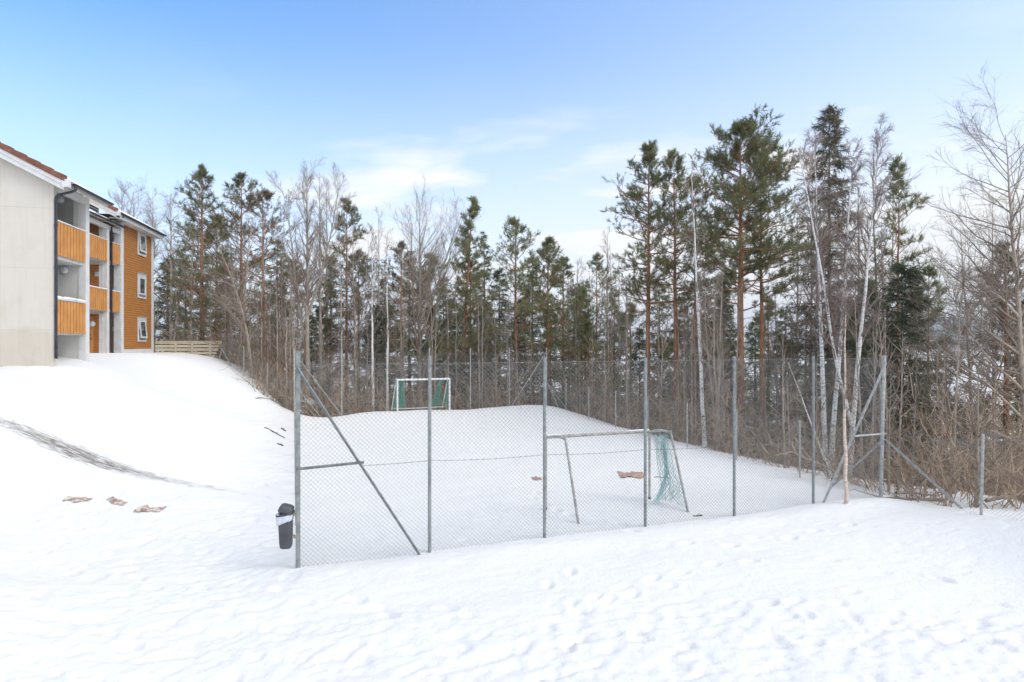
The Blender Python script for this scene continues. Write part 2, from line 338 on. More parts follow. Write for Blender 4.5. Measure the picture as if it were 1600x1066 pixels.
def micro(X, Y):
    a = np.zeros_like(X)
    c, s = math.cos(.35), math.sin(.35); x = X * c + Y * s; y = -X * s + Y * c
    n1 = vnoise(x * .7, y * 1.2 + 40) * .05
    n2 = np.minimum(vnoise(x * 2.2 + 7, y * 3.9) , .2) * .016
    n3 = np.minimum(vnoise(x * 6.0 + 3, y * 10.5), .2) * .024
    n4 = np.minimum(vnoise(x * 9 + 2, y * 19), .1) * .014
    a = n1 * .6 + (n2 + n3 + n4) * rough(X, Y)
    rr_ = np.maximum(rough(X, Y), .35 * ((x * 0 + 1) * (X < -4)))
    a -= .045 * ss(.48, .66, vnoise(x * 2.3 + 11, y * 4.6 + 5) + .15 * vnoise(x * 9, y * 14)) * rr_ + .022 * ss(.42, .62, vnoise(x * 5.5 + 1, y * 12 + 8)) * rr_
    for fx, fy, an, dp in FP:
        m = (np.abs(X - fx) < .45) & (np.abs(Y - fy) < .45)
        if m.any():
            dx = X[m] - fx; dy = Y[m] - fy; u = dx * math.cos(an) + dy * math.sin(an); v = -dx * math.sin(an) + dy * math.cos(an)
            rr = (u / .17) ** 2 + (v / .085) ** 2
            a[m] += -dp * np.exp(-rr ** 1.6) + .3 * dp * np.exp(-((np.sqrt(rr) - 1.5) ** 2) * 5)
    return a
def pdist(X, Y):                              # distance to the path line
    d = np.full(X.shape, 99.)
    m = (Y > 14) & (Y < 20) & (X < -3)
    if m.any():
        x = X[m]; y = Y[m]; dd = np.full(x.shape, 99.)
        for a, b in zip(PATHP[:-1], PATHP[1:]):
            e = b - a; t = np.clip(((x - a[0]) * e[0] + (y - a[1]) * e[1]) / (e @ e), 0, 1)
            dd = np.minimum(dd, np.hypot(x - a[0] - t * e[0], y - a[1] - t * e[1]))
        d[m] = dd
    return d
def gfull(X, Y):
    X = np.asarray(X, float); Y = np.asarray(Y, float)
    z = gbase(X, Y)
    near = np.hypot(X, Y - 15) < 60
    mi = micro(X, Y) * near
    pd = pdist(X, Y); k = ss(.35, 1.1, pd)
    # gentle drift in front of the near fence
    sd = (X - A0[0]) * E2[0] + (Y - A0[1]) * E2[1]; al = (X - A0[0]) * E1[0] + (Y - A0[1]) * E1[1]
    bank = .07 * np.exp(-((sd + .45) / .5) ** 2) * ss(-1, .5, al) * ss(LN + 2, LN - 1, al)
    return z + mi * k - .05 * (1 - ss(.2, .9, pd)) + bank
def zg(X, Y): return float(gfull(np.array([X]), np.array([Y]))[0])

def axis(lo, hi, step, far, g=1.09):
    c = list(np.arange(lo, hi, step)); s = step; x = c[-1]
    while x < far: s *= g; x += s; c.append(x)
    s = step; x = c[0]
    while x > -far: s *= g; x -= s; c.insert(0, x)
    return np.array(c)
xs = axis(-14, 13, .055, 3600); ys = axis(6.5, 19, .055, 3600)
GX, GY = np.meshgrid(xs, ys)
GZ = gfull(GX, GY)
nx, ny = len(xs), len(ys)
I = np.arange(nx * ny).reshape(ny, nx)
g = MB().add(np.stack([GX, GY, GZ], -1), np.stack([I[:-1, :-1], I[:-1, 1:], I[1:, 1:], I[1:, :-1]], -1))
go = tag(g.build('ground', M['snow'], smooth=True), kind='structure')
def litter(X, Y):                             # the floor of the wood shows brown leaves and earth between the snow
    al = (X - A0[0]) * E1[0] + (Y - A0[1]) * E1[1]; sd = (X - A0[0]) * E2[0] + (Y - A0[1]) * E2[1]
    a = np.maximum(ss(LS + .3, LS + 2.5, sd) * ss(-2.2, .2, al + (sd - LS) * .25), ss(LN + 1.8, LN + 5, al) * ss(-2.5, 1.5, sd - .15 * (al - LN)))
    px = 800 + X / np.maximum(Y, 1) * F
    a = np.maximum(a, ss(42, 47, Y) * (px < 500))
    return a * .54 * (1 - ss(90, 160, np.hypot(X, Y)))
la = go.data.attributes.new('litter', 'FLOAT', 'POINT'); la.data.foreach_set('value', litter(GX, GY).astype(np.float32).ravel())

# worn dirt path across the foot of the slope
m, nt, b = new_mat('worn_dirt_path')
tc = N(nt, 'ShaderNodeTexCoord'); at_ = N(nt, 'ShaderNodeUVMap'); sx = N(nt, 'ShaderNodeSeparateXYZ'); nt.links.new(at_.outputs[0], sx.inputs[0])
mp = N(nt, 'ShaderNodeMapping'); mp.inputs['Scale'].default_value = (.9, 8, 1); nt.links.new(at_.outputs[0], mp.inputs[0])
no = N(nt, 'ShaderNodeTexNoise'); no.inputs['Scale'].default_value = 3.0; no.inputs['Detail'].default_value = 9; no.inputs['Roughness'].default_value = .7
nt.links.new(mp.outputs[0], no.inputs['Vector'])
r = ramp(nt, no.outputs[0], [(.42, (.46,.43,.40)), (.58, (.12,.095,.07))]); nt.links.new(r.outputs[0], b.inputs['Base Color']); b.inputs['Roughness'].default_value = .9
# alpha = noise + centre weight (uv.y is the offset from the centre line, uv.z unused; colour attribute holds strength)
ca = N(nt, 'ShaderNodeAttribute'); ca.attribute_name = 'wear'
ad = N(nt, 'ShaderNodeMath', operation='MULTIPLY_ADD'); nt.links.new(no.outputs[0], ad.inputs[0]); ad.inputs[1].default_value = 2.0; nt.links.new(ca.outputs['Fac'], ad.inputs[2])
mr = N(nt, 'ShaderNodeMapRange'); mr.inputs[1].default_value = 1.42; mr.inputs[2].default_value = 2.05; mr.inputs[4].default_value = .8
nt.links.new(ad.outputs[0], mr.inputs[0]); nt.links.new(mr.outputs[0], b.inputs['Alpha'])
pl = smooth_line([tuple(p) for p in PATHP], 3); W2 = np.linspace(-.85, .85, 33)
tt = nrm(np.gradient(pl, axis=0)); nn = np.stack([-tt[:, 1], tt[:, 0]], 1)
PX = pl[:, None, :] + nn[:, None, :] * W2[None, :, None]
PZ = gfull(PX[..., 0], PX[..., 1]) + .006
I = np.arange(PX.shape[0] * 33).reshape(-1, 33)
o = MB().add(np.concatenate([PX, PZ[..., None]], -1), np.stack([I[:-1, :-1], I[1:, :-1], I[1:, 1:], I[:-1, 1:]], -1)).build('path', m, smooth=True)
arc = np.concatenate([[0], np.cumsum(np.linalg.norm(np.diff(pl, axis=0), axis=1))])
uvl = o.data.uv_layers.new(name='UVMap'); vi = np.zeros(len(o.data.loops), int); o.data.loops.foreach_get('vertex_index', vi)
uv = np.stack([np.repeat(arc, 33), np.tile(W2, len(pl))], 1); uvl.data.foreach_set('uv', uv[vi].astype(np.float32).ravel())
pxs = 800 + pl[:, 0] / pl[:, 1] * F
strength = np.interp(pxs, [-200, 0, 50, 130, 200, 300, 400, 460], [.55, .62, .76, .88, .74, .48, .36, .05])
wid = np.interp(pxs, [-200, 0, 80, 130, 200, 250, 460], [.24, .22, .34, .38, .32, .28, .34])
wear = strength[:, None] * np.exp(-(np.abs(W2[None, :]) / wid[:, None]) ** 2.2) + .04
a = o.data.attributes.new('wear', 'FLOAT', 'POINT'); a.data.foreach_set('value', wear.astype(np.float32).ravel())
tag(o, kind='structure')

# ------------------------------------------------------------------ fences
def tri_tube(mb, a, b, r, sides=6, caps=True): return mb.tubes(np.array([a, b], float), r, sides, caps=caps)
def net(p0, p1, z0f, z1f, pitch=.088, r=.0024):
    """chain link between ground points p0 and p1: diagonal wires in both senses"""
    p0 = np.array(p0); p1 = np.array(p1); L = np.linalg.norm(p1 - p0); e = (p1 - p0) / L; nn = np.array([-e[1], e[0]])
    H = max(z1f(0), z1f(L)) + .0; zb = min(z0f(x) for x in np.linspace(0, L, 12)) - .03
    rows = []; rr = []
    for sgn in (1, -1):
        c = np.arange(-(H - zb), L + (H - zb), pitch)
        for s0 in c:
            # line s = s0 + sgn*(z-zb)
            za, zc = zb, H
            if sgn == 1: zs = max(za, zb - s0); ze = min(zc, zb + L - s0)
            else: zs = max(za, zb + s0 - L); ze = min(zc, zb + s0)
            if ze - zs < .02: continue
            sa = s0 + sgn * (zs - zb); se = s0 + sgn * (ze - zb); off = .0022 * sgn
            seg = np.linspace(0, 1, 5)
            S = sa + (se - sa) * seg; Z = zs + (ze - zs) * seg
            w = .012 * np.sin(S * 2.1 + Z * 1.3) * np.sin(np.clip((Z - zb) / (H - zb), 0, 1) * math.pi) + off
            rows.append(np.stack([p0[0] + e[0] * S + nn[0] * w, p0[1] + e[1] * S + nn[1] * w, Z], 1))
    rows = np.array(rows)
    mb = MB().tubes(rows, np.full(rows.shape[:2], r), 3)
    # edge wires top and bottom
    for f in (lambda x: H, ):
        S = np.linspace(0, L, 40); mb.tubes(np.stack([p0[0] + e[0] * S, p0[1] + e[1] * S, np.full(40, H)], 1), .0035, 4)
    return mb
def angle_bar(mb, a, b, w=.055, th=.006, side=(1, 0, 0)):
    a = np.array(a, float); b = np.array(b, float); t = nrm(b - a); s = np.array(side, float); s = nrm(s - (s @ t) * t); u = np.cross(t, s)
    for d1, d2, w1, w2 in ((s, u, w, th), (u, s, w, th)):
        v = []
        for p in (a, b):
            for i, j in ((0, 0), (1, 0), (1, 1), (0, 1)): v.append(p + d1 * w1 * i + d2 * w2 * j - (s + u) * w * .3)
        mb.add(v, [(0,3,2,1),(4,5,6,7),(0,1,5,4),(1,2,6,5),(2,3,7,6),(3,0,4,7)])
def bolts(mb, p, zs, d, r=.008):
    for z in zs: mb.tubes(np.array([(p[0], p[1], z), (p[0] + d[0] * .05, p[1] + d[1] * .05, z)]), r, 5, caps=True)
def P2(k, j=0): return A0 + E1 * SP * k + E2 * j

def post(parent, p, ztop, r, mat='steel', sides=8, lean=(0, 0), z0=None, name='post', cap=True):
    z0 = (zg(p[0], p[1]) if z0 is None else z0) - .3
    mb = MB().tubes(np.array([(p[0] - lean[0], p[1] - lean[1], z0), (p[0], p[1], ztop)]), r, sides, caps=True)
    # snow melted collar: the clips that tie the net
    for z in np.arange(z0 + .8, ztop - .2, .55): mb.tubes(np.array([(p[0], p[1], z), (p[0], p[1], z + .012)]), r * 1.12, sides, caps=True)
    return mb.build(name, M[mat], parent, smooth=False, loc=tuple(parent.location))

# 1 near high fence
def fence_root(name, p, label, group=None):
    return tag(empty(name, (p[0], p[1], gz(p[0], p[1]))), label, 'fence', group)
def sub(mb, name, mat, root, **k): return mb.build(name, M[mat], root, loc=tuple(root.location), **k)
nf = fence_root('chain_link_fence', A0, 'tall galvanised chain link fence nearest the viewer, with the bin on its end post', 'tall fences of the ball pitch')
tops = [4.15, 4.04, 4.0, 3.95, 3.97, 3.95, 3.95]
for k in range(7):
    p = P2(k)
    if k == 0:
        mb = MB(); angle_bar(mb, (p[0], p[1], -.3), (p[0], p[1], tops[0]), .085, .01, side=(E1[0], E1[1], 0)); mb.tubes(np.array([(p[0]+.01, p[1]+.02, -.3), (p[0]+.01, p[1]+.02, 4.15)]), .035, 8, caps=True)
        bolts(mb, p + E1 * .03 - E2 * .02, np.arange(.2, 4, .32), -E2); sub(mb, 'post', 'steel', nf)
    elif k == 6: post(nf, p, tops[k], .048, 'steel_pale', lean=(.07, -.05))
    else: post(nf, p, tops[k], .036, 'steel')
mb = MB()
a = P2(0, .03); b_ = P2(6, .03)
sub(net(P2(0, .035), P2(6, .035), lambda s: -.02, lambda s: 3.88), 'chain_link_mesh', 'wire', nf)
mb = MB(); S = np.linspace(.48, 5.3, 90); L1 = np.array([[*P2(s, .03), 1.93 - .22 * (s / 5.3) - .03 * math.sin((s % 1) * math.pi)] for s in S]); mb.tubes(L1, .0042, 4)
for i in range(0, 90):                        # wire ties along the middle wire
    q = L1[i]; mb.tubes(np.array([(q[0] - .016, q[1], q[2] - .016), (q[0] + .016, q[1], q[2] + .016)]), .0045, 3)
sub(mb, 'tension_wire', 'wire', nf)
def brace(root, a, b, mat='steel', w=.055):
    mb = MB(); angle_bar(mb, a, b, w, .007, side=(0, -1, 0)); mb.tubes(np.array([a, b], float), w * .33, 6, caps=True); return sub(mb, 'brace', mat, root)
p0 = P2(0, -.03); pb = P2(.94, -.06); ph = P2(.485, -.05)
brace(nf, (*p0, 3.84), (*pb, zg(*pb) - .1)); brace(nf, (*p0, 1.92), (*ph, 1.97))
p6 = P2(6, -.06); pc = P2(5.07, -.1); ph = P2(5.54, -.08)
brace(nf, (*p6, 3.75), (*pc, zg(*pc) - .1), 'steel_pale', .045); brace(nf, (*p6, 1.8), (*ph, 1.79), 'steel_pale', .04)

# 2 far high fence
ff = fence_root('chain_link_fence', P2(0, LS), 'tall galvanised chain link fence at the far end, behind the small white goal', 'tall fences of the ball pitch')
for k in range(7):
    p = P2(k, LS); post(ff, p, 4.0 if k else 3.95, .034 if k not in (0, 6) else .042, 'steel_pale', 6)
sub(net(P2(0, LS), P2(6, LS), lambda s: gz(*P2(0, LS)), lambda s: 3.66, r=.0016), 'chain_link_mesh', 'wire', ff)
for k0, k1 in ((0, 1.0), (6, 5.05)):
    a = P2(k0, LS - .05); b_ = P2(k1, LS - .1); brace(ff, (*a, 3.75), (*b_, zg(*b_)), 'steel_pale', .045)
# 3 / 4 low side fences
def low_fence(j0, j1, k, n, label, ends=False, side=1, H=1.85, name='chain_link_fence', bracing=True, zoff=0):
    r0 = P2(k, j0); root = fence_root(name, r0, label, 'low fences round the ball pitch')
    for i in range(1, n):
        p = P2(k, j0 + (j1 - j0) * i / n); zb = gz(*p); post(root, p, zb + H, .028, 'steel_pale', 6)
    # net follows the ground in spans
    mb = MB()
    for i in range(n):
        a = P2(k, j0 + (j1 - j0) * i / n); c = P2(k, j0 + (j1 - j0) * (i + 1) / n)
        za = gz(*a); zc = gz(*c); zm = (za + zc) / 2
        s = net(a, c, lambda x: zm, lambda x: zm + H - .06, r=.0017); mb.add(np.concatenate(s.v), *( [np.concatenate(s.q)] ))
    sub(mb, 'chain_link_mesh', 'wire', root)
    return root
rf = low_fence(0, LS, 6, 8, 'low chain link fence along the right side of the pitch before the undergrowth')
p = P2(6, .02); q = P2(6, 1.75); brace(rf, (*p, 1.62), (*q, zg(*q)), 'steel_pale', .04)
p = P2(6, LS); z6 = gz(*p); q = P2(6, LS - 1.9); brace(rf, (*p, z6 + 1.65), (*q, zg(*q)), 'steel_pale', .04)
q = P2(6.75, LS + .3); brace(rf, (*p, z6 + 1.65), (*q, zg(*q)), 'steel_pale', .04)
lf = low_fence(.1, LS, 0, 8, 'low chain link fence along the left side of the pitch, below the snow slope')
p = P2(0, LS); q = P2(0.55, LS - .2); brace(lf, (*p, gz(*p) + 1.6), (*q, zg(*q)), 'steel_pale', .04)
# 5 outer fence running on to the right
def line_fence(pts, label, H, zf=None, r=.03, posts=None, mat='steel_pale', name='chain_link_fence'):
    root = fence_root(name, pts[0], label, 'low fences round the ball pitch'); mb = MB()
    for i, p in enumerate(pts):
        if posts is None or i in posts: post(root, p, gz(*p) + H + .05, r, mat, 6, lean=(.05, 0) if i == 1 else (0, 0))
    for a, c in zip(pts[:-1], pts[1:]):
        zm = (gz(*a) + gz(*c)) / 2; s = net(a, c, lambda x: zm - .03, lambda x: zm + H - .03, r=.0022); mb.add(np.concatenate(s.v), np.concatenate(s.q))
    sub(mb, 'chain_link_mesh', 'wire', root); return root
C6 = P2(6); D1 = np.array(at(1536, 14.1)); D2 = D1 + (D1 - C6) * 1.0; D3 = D2 + (D1 - C6)
of = line_fence([C6, D1, D2, D3], 'low chain link fence running on to the right past the tall corner post', 1.83, posts=(1, 2, 3))
q = np.array(at(1505, 15.05)); p = C6 + np.array([.03, -.05]); brace(of, (*p, 1.62), (*q, zg(*q) - .02), 'steel_pale', .045)
# 6 old fence beyond the slope, by the wooden terrace
H0 = np.array(at(347, 39.0)); B0 = P2(0, LS)
hp = [H0 + (B0 - H0) * t for t in (0, .33, .66)]
hf = fence_root('chain_link_fence', H0, 'sagging chain link fence going down behind the slope beside the wooden terrace', 'low fences round the ball pitch')
z0 = gz(*H0)
sub(MB().tubes(np.array([(H0[0] - .28, H0[1], z0 - .3), (H0[0], H0[1], 3.95)]), .035, 6, caps=True), 'post', 'steel_pale', hf)
for p in hp[1:]: post(hf, p, gz(*p) + 1.9, .028, 'steel_pale', 6)
bx = np.array(at(363, 38.4)); sub(MB().tubes(np.array([(H0[0], H0[1], 3.9), (bx[0], bx[1], gz(*bx) - .1)]), .038, 6, caps=True), 'brace', 'steel_pale', hf)
mb = MB()
hp.append(B0)
for a, c in zip(hp[:-1], hp[1:]):
    za = gz(*a); zc = gz(*c); s = net(a, c, lambda x: (za + zc) / 2, lambda x: (za + zc) / 2 + 1.8, r=.0028); v = np.concatenate(s.v)
    t = ((v[:, :2] - a) @ (c - a)) / ((c - a) @ (c - a)); v[:, 2] += (t - .5) * (zc - za); mb.add(v, np.concatenate(s.q))
sub(mb, 'chain_link_mesh', 'wire', hf)

# ------------------------------------------------------------------ goals
def diag_net(mb, corners, nu, nv, r, rng, wob=.03, sag=.0):
    """diamond net wires on a bilinear patch: corners (00,10,11,01)"""
    c = [np.array(x, float) for x in corners]
    def S(u, v): return (c[0]*(1-u)*(1-v) + c[1]*u*(1-v) + c[2]*u*v + c[3]*(1-u)*v)
    ph = rng.uniform(0, 6, 3)
    def D(u, v):
        p = S(u, v); n = np.cross(c[1]-c[0], c[3]-c[0]); n = n/np.linalg.norm(n)
        w = wob * (math.sin(7*u + ph[0]) * math.sin(5*v + ph[1]) + .5 * math.sin(13*u + 9*v + ph[2])); p = p + n*w; p[2] -= sag * math.sin(math.pi*u) * v; return p
    for sgn in (1, -1):
        for k in range(-nv, nu + 1):
            pts = []
            for j in range(nv + 1):
                i = k + j if sgn == 1 else k + nv - j
                if 0 <= i <= nu: pts.append(D(i/nu, j/nv))
            if len(pts) > 1: mb.tubes(np.array(pts), r, 3)
    return mb
rg = np.random.default_rng(21)
def v3(p, z): return np.array([p[0], p[1], z])
def near_goal():
    UL = np.array([.87, 15.5]); UR = UL + E1 * 3.1; bk = -E2 * 1.4 + E1 * .25
    root = tag(empty('football_goal', (*(UL + E1 * 1.55), 0)), 'grey tube goal behind the near fence with torn net on its right side', 'goal')
    zb = lambda p: zg(*p) - .06
    for i, (U, name) in enumerate(((UL, 'upright'), (UR, 'upright'))):
        mb = MB().tubes(np.array([v3(U, zb(U) + .1), v3(U, 1.88)]), .033, 8, caps=True); sub(mb, name, 'goal', root)
        mb = MB().tubes(np.array([v3(U, zb(U) - .02), v3(U, zb(U) + .12)]), .036, 8, caps=True); sub(mb, 'foot_plug', 'bin_in', root)
        B = U + bk; top = U + bk * .36 + np.array([.18, -.02])
        L = smooth_line([v3(U, 1.86), v3(U + (top - U) * .5, 1.93), v3(top, 1.90), v3(top + (B - top) * .06 + [.03, 0], 1.76), v3(B, zb(B))], 7)
        sub(MB().tubes(L, .032, 8, caps=True), 'rear_leg', 'goal', root, smooth=True)
    sub(MB().tubes(np.array([v3(UL, 1.87), v3(UR, 1.87)]), .042, 8, caps=True), 'crossbar', 'goal', root, smooth=True)
    mb = MB(); L = [v3(UL + E1 * s, 1.915) for s in np.linspace(.02, .5, 6)]; mb.tubes(np.array(L), [.012,.02,.022,.018,.015,.006], 6)
    sub(mb, 'lying_snow', 'snowcap', root, smooth=True); mb = MB(); L = [v3(UR - E1 * s, 1.915) for s in np.linspace(.02, .75, 8)]; mb.tubes(np.array(L), [.02,.022,.026,.022,.02,.018,.012,.006], 6)
    sub(mb, 'lying_snow', 'snowcap', root, smooth=True)
    for U, s in ((UL, 1), (UR, -1)):           # corner braces
        a = U + E1 * s * .5; b = U + bk * .25 + E1 * .08; sub(MB().tubes(np.array([v3(a, 1.87), v3(b, 1.91)]), .018, 6, caps=True), 'corner_brace', 'goal', root)
    top = UR + bk * .36 + np.array([.18, -.02]); B = UR + bk
    mb = MB(); diag_net(mb, [v3(UR + [.02, 0], 1.86), v3(top, 1.9), v3(B, .06), v3(UR + bk * .25 + [.1, 0], .10)], 9, 17, .0032, rg, .05)
    diag_net(mb, [v3(UR + bk * .1, 1.8), v3(UR + bk * .45 + [.1, 0], 1.75), v3(UR + bk * .8, .3), v3(UR + bk * .5, .12)], 6, 15, .0032, rg, .10)
    for i in range(9): L = smooth_line([v3(UR + bk * rg.uniform(.05, .4) + rg.normal(0, .02, 2), 1.86), v3(UR + bk * rg.uniform(.2, .5), 1.2), v3(UR + bk * rg.uniform(.3, .9), .6), v3(UR + bk * rg.uniform(.3, 1), .08)], 6); mb.tubes(L, .005, 3)
    sub(mb, 'net', 'net_dark', root)
    mb = MB()
    for i in range(26):
        w = rg.normal(0, 1, (5, 2)) * np.array([[.10], [.05], [.045], [.05], [.09]])
        base = UR + bk * .3
        xs_ = [base + [.06, 0], base + [.10, 0], base + [.16, 0], base + [.10, 0], base + [-.12, -.15]]
        L = smooth_line([v3(xs_[j] + w[j], z) for j, z in enumerate((1.82, 1.4, .95, .5, .06))], 5); mb.tubes(L, .0055, 3)
    sub(mb, 'bunched_net', 'net_pale', root)
near_goal()
def far_goal():
    UL = np.array(at(621, 34.0)); UR = UL + E1 * 3.02; bk = E2 * 1.1; H = 1.78
    z0 = zg(*UL); z1 = zg(*UR)
    root = tag(empty('football_goal', (*(UL + E1 * 1.5), z0)), 'small white framed goal with green netting standing before the far fence', 'goal')
    zt = z0 + H
    for U in (UL, UR): sub(MB().tubes(np.array([v3(U, zg(*U) - .15), v3(U, zt)]), .05, 8, caps=True), 'upright', 'goal_white', root)
    sub(MB().tubes(np.array([v3(UL, zt), v3(UR, zt)]), .052, 8, caps=True), 'crossbar', 'goal_white', root)
    for U in (UL, UR):
        B = U + bk * 1.2 - E1 * .12
        L = smooth_line([v3(U, zt), v3(U + bk * .35, zt + .03), v3(U + bk * .5, zt - .15), v3(B, z0 - .02)], 6); sub(MB().tubes(L, .028, 6, caps=True), 'rear_leg', 'goal_white', root)
    mb = MB()
    for U, s in ((UL, -1), (UR, -1)):
        B = U + bk * 1.2
        diag_net(mb, [v3(U, zt - .03), v3(U + bk * .45, zt - .03), v3(B, z0 + .02), v3(U + bk * .1, z0 + .02)], 9, 16, .005, rg, .05)
        sub(mb, 'side_net', 'net_green', root); mb = MB()
    diag_net(mb, [v3(UL + bk * .4, zt), v3(UL + bk * .4 + E1 * .45, zt - .1), v3(UL + bk + E1 * .7, z0 + .1), v3(UL + bk, z0)], 7, 14, .005, rg, .08)
    for i in range(26): L = smooth_line([v3(UL + bk * .45 + E1 * (.30 + rg.normal(0, .05)), zt - .1), v3(UL + bk * .8 + E1 * (.30 + rg.normal(0, .05)), z0 + .9), v3(UL + bk + E1 * (.5 + rg.normal(0, .09)), z0 + .1)], 5); mb.tubes(L, .008, 3)
    sub(mb, 'bunched_net', 'net_green', root); mb = MB()
    for i in range(26): L = smooth_line([v3(UR + bk * .45 - E1 * (.42 + rg.normal(0, .05)), zt - .1), v3(UR + bk * .8 - E1 * (.5 + rg.normal(0, .05)), z0 + .9), v3(UR + bk - E1 * (.65 + rg.normal(0, .08)), z0 + .1)], 5); mb.tubes(L, .008, 3)
    diag_net(mb, [v3(UR + bk * .8 - E1 * .95, z0 + .75), v3(UR + bk * .8 - E1 * .2, z0 + .9), v3(UR + bk, z0), v3(UR + bk - E1 * 1.1, z0)], 9, 8, .006, rg, .1)
    sub(mb, 'bunched_net', 'net_green', root)
    sub(MB().tubes(smooth_line([v3(UL + bk - E1 * .1, z0 + .04), v3(UL + bk * .8 + E1 * 1.5, z0 + .05), v3(UR + bk, z0 + .05)], 6), .02, 5), 'ground_bar', 'goal_white', root)
far_goal()

# ------------------------------------------------------------------ bin on the corner post
def rrect(w, d, r, n=5):
    pts = []
    for cx, cy, a0 in ((w/2-r, d/2-r, 0), (-w/2+r, d/2-r, 90), (-w/2+r, -d/2+r, 180), (w/2-r, -d/2+r, 270)):
        for i in range(n): a = R(a0 + 90 * i / (n - 1)); pts.append((cx + r * math.cos(a), cy + r * math.sin(a)))
    return np.array(pts)
def loft(sections, cap0=True, cap1=True):
    V = np.array(sections, float); n, k, _ = V.shape; I = np.arange(n * k).reshape(n, k); J = np.roll(I, -1, 1)
    q = np.stack([I[:-1], J[:-1], J[1:], I[1:]], -1).reshape(-1, 4); t = []
    if cap0: t += [(I[0, 0], I[0, i + 1], I[0, i]) for i in range(1, k - 1)]
    if cap1: t += [(I[-1, 0], I[-1, i], I[-1, i + 1]) for i in range(1, k - 1)]
    return MB().add(V, q, t)
bp = np.array(at(447, 11.42)); root = tag(empty('litter_bin', (bp[0], bp[1], .41), R(8)), 'dark grey litter bin with tilted lid and pale bag on the fence end post', 'bin')
def sec(w, d, z, r=.05, dx=0, tilt=0): s = rrect(w, d, r); return np.column_stack([s[:, 0] + dx, s[:, 1], z + s[:, 0] * tilt])
loft([sec(.17,.16,0,.05), sec(.205,.19,.02,.05), sec(.225,.21,.1,.05), sec(.25,.235,.58,.05, -.008), sec(.262,.245,.66,.05,-.01)], True, False).build('body', M['bin'], root, smooth=True)
g_ = []
rb = np.random.default_rng(3)
for z, w, d, tl in ((.50,.262,.247,.35), (.52,.275,.26,.33), (.58,.285,.27,.28), (.645,.288,.272,.12), (.67,.275,.26,.05), (.66,.235,.22,.05), (.60,.20,.2,.05)):
    s = rrect(w, d, .05, 8); s = s + rb.normal(0, .004, s.shape); g_.append(np.column_stack([s[:, 0] - .012, s[:, 1], z + s[:, 0] * tl + rb.normal(0, .006, len(s))]))
loft(g_, False, False).build('bag', M['bag'], root, smooth=True)
loft([sec(.30,.285,.635,.06,-.012,.1), sec(.315,.30,.65,.06,-.012,.1), sec(.315,.30,.665,.06,-.012,.1), sec(.28,.265,.668,.05,-.012,.1), sec(.275,.26,.64,.05,-.012,.1)], False, False).build('rim', M['bin'], root, smooth=True)
# lid: shallow shell hinged at the post side and tilted up
lid = []
for z, w, d in ((0,.27,.26), (.05,.262,.252), (.105,.23,.22), (.125,.17,.16)):
    s = rrect(w, d, .05); lid.append(np.column_stack([s[:, 0], s[:, 1], np.full(len(s), z)]))
lid = np.array(lid); a = R(17); x = lid[..., 0] - .135; z = lid[..., 2]
lid2 = np.stack([x * math.cos(a) + z * math.sin(a) + .125, lid[..., 1], -x * math.sin(a) + z * math.cos(a) + .655], -1)
ld = loft(lid2, False, True).build('lid', M['bin'], root, smooth=True)
loft([lid2[0] * 1.0, lid2[0] * [.98, .98, 1] + [0, 0, -.012]], False, True).build('lid_rim', M['bin_in'], ld)
for z in (.63, .20):
    mb = MB(); mb.tubes(np.array([(.10, 0, z), (.20, 0, z)]), .030, 8, caps=True); mb.box((.17, -.05, z - .012), (.205, .05, z + .012)); mb.box((.10, -.04, z + .02), (.15, .04, z + .035)); mb.build('bracket', M['brass'], root)

# ------------------------------------------------------------------ cardboard scraps, sticks
def scrap(px, py, w, h, ang, label, seed, mat='cardboard', d=None, lift=.012, group=None):
    z = 0
    for _ in range(30): d_ = F * (CAMZ - z) / (py - HZ); X, Y = at(px, d_); z = z * .6 + .4 * zg(X, Y)
    rr = np.random.default_rng(seed); nu, nv = 22, 12; v = []
    for j in range(nv + 1):
        for i in range(nu + 1):
            u = i / nu - .5; q = j / nv - .5
            e = 1 + .22 * math.sin(9 * u + seed) * (abs(q) > .35) + .10 * rr.normal() * (abs(q) > .42 or abs(u) > .46)
            x = u * w; y = q * h * e; c, s = math.cos(ang), math.sin(ang); xx = X + x * c - y * s; yy = Y + x * s + y * c
            zz = .012 + lift * (math.sin(5 * u + seed) * math.sin(4 * q + 1) * .5 + .6) + .006 * rr.normal() + lift * 1.2 * max(0, abs(u) - .4) * 8 * (seed % 2)
            v.append((xx, yy, zz))
    v = np.array(v); v[:, 2] += gfull(v[:, 0], v[:, 1]); I = np.arange((nu + 1) * (nv + 1)).reshape(nv + 1, nu + 1)
    th = v + [0, 0, -.008]; n = len(v); q = np.stack([I[:-1, :-1], I[:-1, 1:], I[1:, 1:], I[1:, :-1]], -1).reshape(-1, 4)
    edge = np.concatenate([I[0], I[1:, -1], I[-1, ::-1][1:], I[::-1, 0][1:]]); eq = [(edge[i], edge[i] + n, edge[i+1] + n, edge[i+1]) for i in range(len(edge) - 1)]
    o = MB().add(np.concatenate([v, th]), np.concatenate([q, q[:, ::-1] + n, eq])).build('cardboard_sheet', M[mat], None, loc=(X, Y, z))
    return tag(o, label, 'cardboard', group)
scrap(122, 781, .62, .22, .05, 'curled wet cardboard sheet on the snow, leftmost of three in a row', 1, group='cardboard sheets lying on the open snow')
scrap(183, 785, .62, .20, -.45, 'narrow slanting wet cardboard sheet on the snow, middle one of three in a row', 2, group='cardboard sheets lying on the open snow')
scrap(234, 797, .62, .34, .1, 'torn flat cardboard sheet on the snow, nearest the litter bin of three in a row', 4, lift=.015, group='cardboard sheets lying on the open snow')
